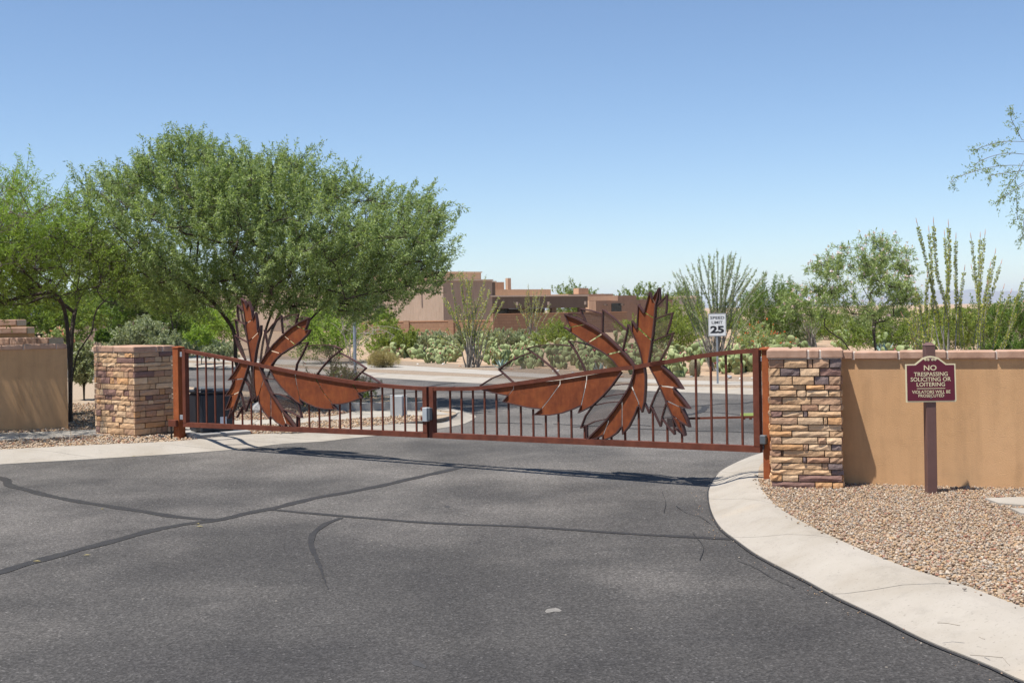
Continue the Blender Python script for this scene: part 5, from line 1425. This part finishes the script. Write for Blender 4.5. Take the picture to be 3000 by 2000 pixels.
B('planter_shrub', 'small-leaved shrub with red blooms seen through the left gate screen', 985, 1185, 250, 105, 22.6, M['leaf_dark'], 139, 1.3, 0.045, 0.02, flowers=(M['fl_red'], 40, 0.03), zg=0.2, nleaf=34)
for k, (x, w, top, Y) in enumerate(((1690, 150, 828, 150), (1885, 190, 836, 150), (2010, 110, 848, 170))):
    by = hz(x)+1.75*F/Y
    B('skyline_tree', ['rounded tree on the skyline above the long brown house', 'wide tree on the skyline above the red-brown house', 'small tree on the skyline above the pale house'][k], x, by, w, by-top, Y, M['leaf_dark'], 140+k, 1.6, 0.22, 0.09, nleaf=45, tl=0.9, up=0.2, cat='tree', bark=M['bark_grey'])
# low desert scrub out to the horizon: shared shapes, each bush its own object
protoA = B('desert_bush', 'low dusty green bush on the open desert floor', 2420, 1004, 130, 85, 62, M['leaf_mesquite'], 150, 0.8, 0.13, 0.04, group='dusty bushes scattered over the open desert')
protoB = B('desert_bush', 'low dusty green bush on the open desert floor', 2330, 1010, 110, 70, 58, M['leaf_silver'], 151, 0.7, 0.11, 0.04, group='dusty bushes scattered over the open desert')
protoC = B('desert_bush', 'low dusty green bush on the open desert floor', 2720, 1000, 150, 90, 60, M['leaf_dark'], 152, 0.8, 0.14, 0.045, group='dusty bushes scattered over the open desert')
rr = random.Random(77)
for k in range(120):
    Y = 50+190*(rr.random()**1.2)
    px = rr.uniform(1820, 3200) if k < 78 else rr.uniform(-300, 1800)
    if k >= 78: Y += 75
    p = gnd(px, hz(px)+EYE*F/Y, 0.0)
    copy_tree(rr.choice((protoA, protoB, protoC)), (p.x, p.y, 0.03), rr.uniform(0, 6.28), rr.uniform(0.55, 0.95), 'low dusty green bush on the open desert floor')

# prickly pears: every pad a piece of its own
def pad_mesh(seed):
    rng = random.Random(seed); mb = MB(); nu, nv = 8, 5
    prof = [(0.0, 0.16), (0.18, 0.30), (0.45, 0.46), (0.72, 0.48), (0.92, 0.30), (1.0, 0.06)]
    vs = []; fs = []
    for z, r in prof:
        for j in range(nu):
            a = 2*PI*j/nu; vs.append((r*math.cos(a)*(1+rng.uniform(-.05, .05)), 0.14*(r/0.48)**0.6*math.sin(a), z))
    for i in range(len(prof)-1):
        for j in range(nu): fs.append((i*nu+j, i*nu+(j+1) % nu, (i+1)*nu+(j+1) % nu, (i+1)*nu+j))
    fs.append(tuple((len(prof)-1)*nu+j for j in range(nu)))
    mb.add(vs, fs); return mb.mesh('pad', M['pad'], True)
PADS = [pad_mesh(k) for k in range(3)]
fm = MB(); fm.tube([(0, 0, 0), (0, 0, 0.5), (0, 0, 1)], [0.25, 0.42, 0.3], 6); FRUIT = fm.mesh('fruit', M['fl_fruit'], True)
def prickly(loc, npad, size, label, seed, group, fruits=3):
    rr = random.Random(seed)
    root = thing('prickly_pear', loc, rr.uniform(0, 6.28), label, 'cactus', group)
    L = []
    q = []
    nb = max(3, npad//4)
    for k in range(nb):
        a = rr.uniform(0, 6.28); d = rr.uniform(0.05, 0.45)*size*2.2
        q.append((Vector((d*math.cos(a), d*math.sin(a), -0.02)), rr.uniform(-0.5, 0.5), rr.uniform(-0.45, 0.45), rr.uniform(0, PI), size*rr.uniform(0.85, 1.15)))
    made = 0
    while q and made < npad:
        p, tx, ty, rz, s = q.pop(0)
        o = link('pad', rr.choice(PADS), root)
        o.location = p; o.rotation_euler = (tx, ty, rz); o.scale = (s, s, s); made += 1
        Rm = o.rotation_euler.to_matrix()
        for c in range(rr.choice((1, 1, 2, 2, 3))):
            u = rr.uniform(-0.9, 0.9)
            e = Rm @ Vector((0.44*u*s, 0, s*(0.93-0.25*abs(u))))
            q.append((p+e, max(-0.9, min(0.9, tx*0.6+rr.uniform(-0.45, 0.45))), max(-0.9, min(0.9, ty*0.5+u*0.7+rr.uniform(-0.2, 0.2))), rz+rr.uniform(-0.7, 0.7), s*rr.uniform(0.78, 1.0)))
    for p, tx, ty, rz, s in q[:fruits]:
        o = link('fruit', FRUIT, root); o.location = p; o.rotation_euler = (tx, ty, rz); f = rr.uniform(0.045, 0.06); o.scale = (f, f, f*1.3)
    return root
wp = spline([xy(gnd(*p, FZ)) for p in walk_hi], 400)
cnt = 0
rr = random.Random(9)
for row, (d, step, npd, sz) in enumerate(((1.6, 0.95, 16, 0.20), (2.6, 0.9, 19, 0.22), (3.8, 1.0, 20, 0.23), (5.3, 1.15, 19, 0.24), (7.5, 1.5, 17, 0.26), (10.5, 1.9, 15, 0.27), (14.5, 2.3, 14, 0.28))):
    last = None
    for i in range(400):
        p = wp[i]
        if last is not None and np.linalg.norm(p-last) < step: continue
        t = wp[min(i+1, 399)]-wp[max(i-1, 0)]; t = t/np.linalg.norm(t); nn = np.array([-t[1], t[0]])
        if nn[1] < 0: nn = -nn
        c = p+nn*(d+rr.uniform(-0.4, 0.4))+t*rr.uniform(-0.3, 0.3)
        px = CX+F*c[0]/c[1]
        last = p
        if px < 1085+row*12 or px > 2330: continue
        if row == 0 and rr.random() < 0.3: continue
        if row < 3 and (abs(px-1380) < 26 or abs(px-2098) < 24 or abs(px-2036) < 22): continue
        lab = 'prickly pear clump with pale pads beyond the far sidewalk, left of the gate sculpture' if px < 1560 else 'prickly pear clump with pale pads behind the right gate sculpture' if px < 1980 else 'prickly pear clump with pale pads around the speed limit sign'
        grp = 'prickly pears across the street left' if px < 1560 else 'prickly pears across the street centre' if px < 1980 else 'prickly pears across the street right'
        prickly((c[0], c[1], FZ-0.01), npd, sz*rr.uniform(0.9, 1.15), lab, 500+cnt, grp, 4 if row in (1, 2) else 2); cnt += 1
for k in range(26):
    px = rr.uniform(2230, 2760); Y = rr.uniform(36, 66)
    p = gnd(px, hz(px)+EYE*F/Y, 0.0)
    prickly((p.x, p.y, FZ-0.01), 12, 0.27, 'prickly pear clump seen over the right pillar and wall', 700+k, 'prickly pears over the right wall', 1)

def lathe_cactus():
    b = gnd(2036, 1103, FZ); s = b.y/F
    root = thing('barrel_cactus', b, 0, 'ribbed barrel cactus with red top left of the speed limit sign', 'cactus')
    prof = [(0, .105), (.08, .125), (.18, .140), (.28, .140), (.36, .118), (.41, .07), (.425, .02)]
    nu = 44; vs = []; fs = []
    for z, r in prof:
        for j in range(nu):
            a = 2*PI*j/nu; k = 1.0 if j % 2 else 0.86
            vs.append((r*k*math.cos(a), r*k*math.sin(a), z))
    for i in range(len(prof)-1):
        for j in range(nu): fs.append((i*nu+j, i*nu+(j+1) % nu, (i+1)*nu+(j+1) % nu, (i+1)*nu+j))
    mb = MB(); mb.add(vs, fs); mb.build('body', M['barrel'], root)
    rng = np.random.default_rng(3)
    P = np.stack([rng.uniform(-.05, .05, 26), rng.uniform(-.05, .05, 26), np.full(26, 0.415)], 1)
    V, Fq = leaf_cloud(P, np.tile([0, 0, 1.0], (26, 1)), 0.02, 3, 0.03, 0.02, 0, 0.6, rng)
    link('flowers', np_mesh('flowers', V, Fq, M['fl_red']), root)
    # spines
    n = 500; a = rng.uniform(0, 2*PI, n); z = rng.uniform(0.04, .40, n); r = np.interp(z, [p[0] for p in prof], [p[1] for p in prof])
    P = np.stack([r*np.cos(a), r*np.sin(a), z], 1); D = np.stack([np.cos(a), np.sin(a), np.zeros(n)], 1)
    V, Fq = leaf_cloud(P, D, 0.001, 2, 0.035, 0.004, 0, 0.7, rng)
    link('spines', np_mesh('spines', V, Fq, M['leaf_dry']), root)
lathe_cactus()
def agave(px, py, s, label, seed):
    b = gnd(px, py, FZ); rr = random.Random(seed)
    root = thing('agave', b, 0, label, 'agave', 'small agaves beside the far sidewalk')
    for k in range(14):
        a = k*2.399; el = 0.35+1.0*(k/14.0); L = s*rr.uniform(0.85, 1.1)
        d = Vector((math.cos(a)*math.cos(el), math.sin(a)*math.cos(el), math.sin(el))); x = Vector((-math.sin(a), math.cos(a), 0)); n = d.cross(x)
        w = 0.11*s
        mb = MB(); mb.add([x*w*.6, -x*w*.6, d*L*.5+x*w, d*L*.5-x*w, d*L+Vector((0, 0, .04*s)), d*L*.5-n*w*.4, -n*w*.3], [(0, 2, 5, 6), (6, 5, 3, 1), (2, 4, 5), (5, 4, 3)])
        mb.build('blade_leaf', M['agave'], root)
agave(1140, 1072, 0.34, 'small blue agave beside the dry grass tuft', 1)
agave(1468, 1082, 0.36, 'small green agave at the foot of the prickly pears, left of the gate sculpture tip', 2)
agave(1757, 1104, 0.40, 'small blue agave behind the middle of the right gate leaf', 3)
agave(2590, 1050, 0.6, 'spiky agave at the foot of the desert willow', 4)
def rock(px, py, s, mat, label, seed, z=FZ, name='rock', group='rocks beside the far sidewalk'):
    rng = np.random.default_rng(seed); v, f = _ico()
    # one subdivision
    vs = [tuple(p) for p in v]; fs = []; cache = {}
    def midp(a, b):
        k = (min(a, b), max(a, b))
        if k not in cache:
            m_ = np.array(vs[a])+np.array(vs[b]); m_ /= np.linalg.norm(m_); cache[k] = len(vs); vs.append(tuple(m_))
        return cache[k]
    for a, b, c in f:
        x, y, w = midp(a, b), midp(b, c), midp(c, a); fs += [(a, x, w), (b, y, x), (c, w, y), (x, y, w)]
    V = np.array(vs)*(1+rng.uniform(-.16, .16, (len(vs), 1)))*np.array([rng.uniform(.9, 1.3), rng.uniform(.7, 1), rng.uniform(.5, .75)])*s/2
    b = gnd(px, py, z)
    mb = MB(); mb.add([tuple(p) for p in V], fs)
    o = mb.build(name, mat); o.location = (b.x, b.y, z+s*0.16); o.rotation_euler = (0, 0, rng.uniform(0, 6.28))
    tag(o, label, 'rock', group); return o
rock(2009, 1093, 0.20, M['rock_r'], 'reddish rock just left of the barrel cactus', 1)
rock(1982, 1094, 0.16, M['rock_w'], 'white flat rock left of the barrel cactus', 2)
rock(2134, 1108, 0.18, M['rock_g'], 'grey rock right of the speed limit post', 3)
rock(2118, 1093, 0.14, M['rock_r'], 'small reddish rock behind the speed limit post', 4)
rr = random.Random(12)
for k in range(26):
    px = rr.uniform(1095, 2230); i = int(np.interp(px, [CX+F*p[0]/p[1] for p in wp], range(400)))
    p = wp[i]; py = float(np.interp(px, [q[0] for q in walk_hi], [q[1] for q in walk_hi]))-rr.uniform(3, 11)
    rock(px, py, rr.uniform(0.06, 0.13), rr.choice((M['rock_r'], M['rock_w'], M['rock_r'], M['rock_g'])), 'small edging stone between the prickly pears and the far sidewalk', 40+k, group='edging stones along the far sidewalk')
rock(2489, 1417, 0.10, M['rock_w'], 'pale stone at the foot of the right pillar', 90, 0.12, group='loose stones by the right pillar')
rock(775, 1210, 0.42, M['rock_g'], 'grey boulder under the shade tree', 91, 0.1, group='boulders under the shade tree')

# leaves and twigs dropped on road and kerb
rr = random.Random(15)
for k, (x, y, z) in enumerate(((108, 1643, .006), (255, 1625, .006), (585, 1541, .006), (580, 1533, .006), (392, 1336, .03), (300, 1490, .006))):
    b = gnd(x, y, z); mb = MB(); s = rr.uniform(0.018, 0.032); a = rr.uniform(0, 3)
    mb.add([(s*math.cos(a), s*math.sin(a), 0), (0.4*s*math.cos(a+1.6), 0.4*s*math.sin(a+1.6), .006), (-s*math.cos(a), -s*math.sin(a), 0.002), (0.4*s*math.cos(a-1.6), 0.4*s*math.sin(a-1.6), .004)], [(0, 1, 2, 3)])
    o = mb.build('fallen_leaf', M['leaf_dry']); o.location = b; tag(o, 'dry tan leaf fallen on the left part of the road', 'leaf', 'dry leaves on the road')
for k, pts in enumerate((((2746, 1823), (2775, 1824), (2812, 1831)), ((2868, 1864), (2885, 1872)), ((2842, 1917), (2900, 1921), (2938, 1925), (2950, 1940), (2958, 1947)), ((2748, 1716), (2770, 1718)))):
    P = [gnd(x, y, 0.12) for x, y in pts]; b = P[0]
    mb = MB(); mb.tube([tuple(p-b) for p in P], 0.002, 4)
    o = mb.build('twig', M['twig']); o.location = b; tag(o, ['curved twig on the kerb right of the joint', 'short twig near the kerb bottom edge', 'longest forked twig at the lower right of the kerb', 'tiny twig near the gravel edge of the kerb'][k], 'twig', 'twigs on the right kerb')
# ------------------------------------------------------------------ houses and the block wall
A_ = math.radians(38)
n1 = Vector((math.sin(A_), -math.cos(A_), 0))      # faces turned away from the sun
n2 = Vector((-math.cos(A_), -math.sin(A_), 0))     # faces turned to the sun
ea = Vector((math.cos(A_), math.sin(A_), 0))       # along the shaded faces, to the right and away
eb = Vector((-math.sin(A_), math.cos(A_), 0))      # along the sunlit faces, to the left and away
def house_frame(root):
    root.rotation_euler = (0, 0, A_)
def hbox(parent, org, p, La, Lb, z0, z1, name, mat, coping=None):
    """box from corner p (world), La along ea, Lb along eb; parent rotated by A_ at org"""
    v = Vector(p)-Vector(org); x = v.dot(ea); y = v.dot(eb)
    o = MB().box(x, x+La, y, y+Lb, z0, z1).build(name, mat, parent)
    if coping:
        MB().box(x-0.08, x+La+0.08, y-0.08, y+Lb+0.08, z1, z1+coping).build('coping', M['coping'], o)
    return o
def len_to(p, axis, px):
    """distance along axis from p until the picture column px"""
    k = (px-CX)/F
    return (k*p.y-p.x)/(axis.x-k*axis.y)
Yh = 100.0
P0 = at(1300, 960, Yh); P0.z = 0
ztop = lambda px, py, Y: at(px, py, Y).z
HA = thing('house', P0, A_, 'mauve adobe house with deep porch behind the tall ocotillo', 'house')
Lb = len_to(P0, eb, 610)
hbox(HA, P0, P0, 5.0, Lb, 0, ztop(1300, 822, Yh), 'wall', M['adobe'], 0.12)
zs = ztop(1300, 822, Yh)
for k in range(4):
    hbox(HA, P0, P0+eb*(3.0+6.5*k)-ea*0.55, 0.549, 0.22, zs-0.75, zs-0.60, 'scupper', M['adobe_dark'])
for k in range(2):
    hbox(HA, P0, P0+eb*(9.0+9.0*k)-ea*0.05, 0.049, 1.5, 1.3, 2.4, 'window', M['dark_open'])
P1 = P0+eb*3.0+ea*0.6
hbox(HA, P0, P1, len_to(P1, ea, 1411), 9.0, 0.0, ztop(1411, 799, 106), 'upper_storey', M['adobe_tan'], 0.1)
# porch lintel, recess and door
P2 = P0+eb*0.8+ea*5.002
Lp = len_to(P2, ea, 1452)
zl = ztop(1380, 876, 104); zt_ = ztop(1380, 828, 104)
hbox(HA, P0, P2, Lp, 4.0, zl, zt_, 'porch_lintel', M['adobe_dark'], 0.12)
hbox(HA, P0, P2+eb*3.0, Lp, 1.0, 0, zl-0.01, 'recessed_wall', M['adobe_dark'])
hbox(HA, P0, P2+eb*2.93+ea*0.8, 1.2, 0.06, 0, 2.2, 'door', M['dark_open'])
hbox(HA, P0, P2+eb*2.93+ea*3.0, 1.6, 0.06, 0.9, 2.3, 'window', M['dark_open'])
# long garage wing with deep shade under it
P3 = at(1440, 960, 103); P3.z = 0
HB = thing('house', P3, A_, 'long brown flat-roofed adobe wing in the middle distance', 'house')
Lw = len_to(P3, ea, 1722)
z0 = ztop(1560, 903, 112); z1 = ztop(1560, 871, 112)
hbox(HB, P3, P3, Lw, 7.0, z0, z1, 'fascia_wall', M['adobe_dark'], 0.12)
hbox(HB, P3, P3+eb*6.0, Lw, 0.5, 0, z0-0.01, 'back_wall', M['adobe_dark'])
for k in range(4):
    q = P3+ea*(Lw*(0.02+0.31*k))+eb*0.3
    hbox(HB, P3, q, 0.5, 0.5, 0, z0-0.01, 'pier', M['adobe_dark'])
hbox(HB, P3, P3+ea*1.5+eb*2.5, Lw*0.66, 4.0, z1+0.13, z1+0.13+0.55, 'parapet', M['adobe_orange'])
hbox(HB, P3, P3+ea*2.5+eb*3.5, 1.6, 1.2, z1+0.6, z1+1.35, 'chimney', M['adobe_orange'])
hbox(HB, P3, P3+ea*Lw*0.42+eb*3.5, 0.35, 0.35, z1+0.6, z1+1.7, 'flue', M['adobe_tan'])
for px in (1511, 1603, 1711):
    q = P3+ea*len_to(P3, ea, px)-eb*0.06
    hbox(HB, P3, q, 0.22, 0.05, z1-0.75, z1-0.45, 'wall_lamp', M['coping'])
# red-brown house
P4 = at(1747, 960, 118); P4.z = 0
HC = thing('house', P4, A_, 'red-brown adobe house with orange sunlit side', 'house')
zc = ztop(1800, 881, 120)
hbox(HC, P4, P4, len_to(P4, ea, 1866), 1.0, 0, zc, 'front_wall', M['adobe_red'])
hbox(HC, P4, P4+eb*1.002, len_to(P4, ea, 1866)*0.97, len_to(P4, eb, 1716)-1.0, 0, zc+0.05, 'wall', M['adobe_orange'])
q = P4+ea*len_to(P4, ea, 1812)
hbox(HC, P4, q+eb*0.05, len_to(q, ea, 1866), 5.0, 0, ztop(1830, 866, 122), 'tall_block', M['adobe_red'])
hbox(HC, P4, P4+eb*4.5+ea*0.4, 6.0, 5.0, zc, zc+0.75, 'parapet', M['adobe_orange'])
hbox(HC, P4, P4+eb*5+ea*2.2, 1.3, 0.8, zc+0.7, zc+1.35, 'chimney', M['adobe_orange'])
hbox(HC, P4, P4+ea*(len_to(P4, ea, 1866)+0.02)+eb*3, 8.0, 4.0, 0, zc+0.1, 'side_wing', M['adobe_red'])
for k in range(3):
    hbox(HC, P4, P4+ea*(1.0+2.2*k)-eb*0.4, 0.18, 0.399, zc-0.45, zc-0.33, 'scupper', M['adobe_dark'])
hbox(HC, P4, P4+ea*2.0-eb*0.05, 1.3, 0.049, 1.2, 2.3, 'window', M['dark_open'])
# pale house
P5 = at(1885, 960, 160); P5.z = 0
HD = thing('house', P5, 0.15, 'pale low house half hidden by shrubs, left of the speed limit sign', 'house')
mb = MB(); mb.box(0, 7.2, 0, 6, 0, ztop(1950, 872, 160)); w_ = mb.build('wall', M['adobe_white'], HD)
mb = MB(); mb.box(-0.2, 7.4, -0.2, 6.2, ztop(1950, 872, 160), ztop(1950, 872, 160)+0.2); mb.build('coping', M['coping'], HD)
mb = MB(); mb.box(3.0, 3.9, -0.05, -0.005, 1.5, 2.7); mb.build('window', M['dark_open'], HD)
# far left house glimpse
P6 = at(232, 985, 75); P6.z = 0
HE = thing('house', P6, 0.3, 'dark mauve house glimpsed behind the young tree at left', 'house')
mb = MB(); mb.box(-1.0, 6.0, 0, 5, 0, ztop(232, 880, 75)); mb.build('wall', M['adobe'], HE)
mb = MB(); mb.box(-1.2, 6.2, -0.2, 5.2, ztop(232, 880, 75), ztop(232, 880, 75)+0.18); mb.build('coping', M['coping'], HE)
mb = MB(); mb.box(1.6, 2.8, -0.06, -0.004, 0.9, 2.2); mb.build('window', M['dark_open'], HE)

def block_wall(pts, label, pil, ptop):
    root = thing('block_wall', Vector((pts[0][0], pts[0][1], 0)), 0, label, 'wall', 'brown block walls in front of the houses')
    o = Vector((pts[0][0], pts[0][1], 0))
    for (a, b) in zip(pts[:-1], pts[1:]):
        A = Vector((a[0], a[1], 0)); Bv = Vector((b[0], b[1], 0)); d = Bv-A; L = d.length
        run = MB().box(0, L, 0, 0.2, 0, a[2]).build('wall_run', M['block'], root)
        run.location = A-o; run.rotation_euler = (0, 0, math.atan2(d.y, d.x))
        MB().box(-0.02, L+0.02, -0.03, 0.23, a[2]+0.002, a[2]+0.07).build('wall_cap', M['block_cap'], run)
        x = 0.0
        while x < L:
            mb = MB(); mb.box(x, x+0.42, -0.12, -0.002, 0, a[2]+ptop); mb.build('pilaster', M['block'], run); x += pil
    return root
wz = lambda px, py, Y: ztop(px, py, Y)
a = at(1055, 960, 92); b = at(1452, 960, 90)
block_wall([(a.x, a.y, wz(1250, 942, 91)), (b.x, b.y, 0)], 'lower brown block wall in front of the mauve house', 3.4, 0.1)
a = at(1442, 960, 84); b = at(1838, 960, 92)
block_wall([(a.x, a.y, wz(1600, 919, 88)), (b.x, b.y, 0)], 'taller brown block wall in front of the long house', 3.4, 0.08)

# ------------------------------------------------------------------ mountains on the horizon and the air in between
def mountains():
    rng = np.random.default_rng(8); Y = 12000.0
    n = 140; x = np.linspace(-9000, 9000, n)
    prof = np.zeros(n)
    for x0, w, h in ((4100, 500, 85), (4650, 420, 62), (5300, 700, 60), (3300, 700, 30), (6500, 1500, 70), (-6500, 2500, 90), (1200, 1500, 25), (8000, 1500, 140)):
        prof += h*np.exp(-((x-x0)/w)**2)
    prof += np.abs(np.interp(x, np.linspace(-9000, 9000, 60), rng.normal(0, 1, 60)))*10
    vs = []; fs = []; rows = 7
    for j in range(rows):
        f = j/(rows-1); s = math.sin(PI*f)
        for i in range(n):
            vs.append((x[i]+rng.normal(0, 30)*s, Y-900+1800*f+rng.normal(0, 60), max(-2.0, prof[i]*s*(1+rng.normal(0, 0.08))-1.0)))
    for j in range(rows-1):
        for i in range(n-1):
            a = j*n+i; fs.append((a, a+1, a+n+1, a+n))
    mb = MB(); mb.add(vs, fs)
    o = mb.build('mountains', M['mountain'], smooth=True); tag(o, kind='structure')
mountains()
HAZE = True
if HAZE:
    m = bpy.data.materials.new('thin_desert_haze'); m.use_nodes = True; nt = m.node_tree; nt.nodes.clear()
    out_ = nt.nodes.new('ShaderNodeOutputMaterial'); pv = nt.nodes.new('ShaderNodeVolumePrincipled')
    pv.inputs['Color'].default_value = (0.80, 0.88, 1.0, 1); pv.inputs['Density'].default_value = 0.00009
    pv.inputs['Anisotropy'].default_value = 0.0
    nt.links.new(pv.outputs[0], out_.inputs['Volume'])
    hz_o = MB().box(-19000, 19000, -290, 19500, -3.0, 150.0).build('haze', m); tag(hz_o, kind='stuff')
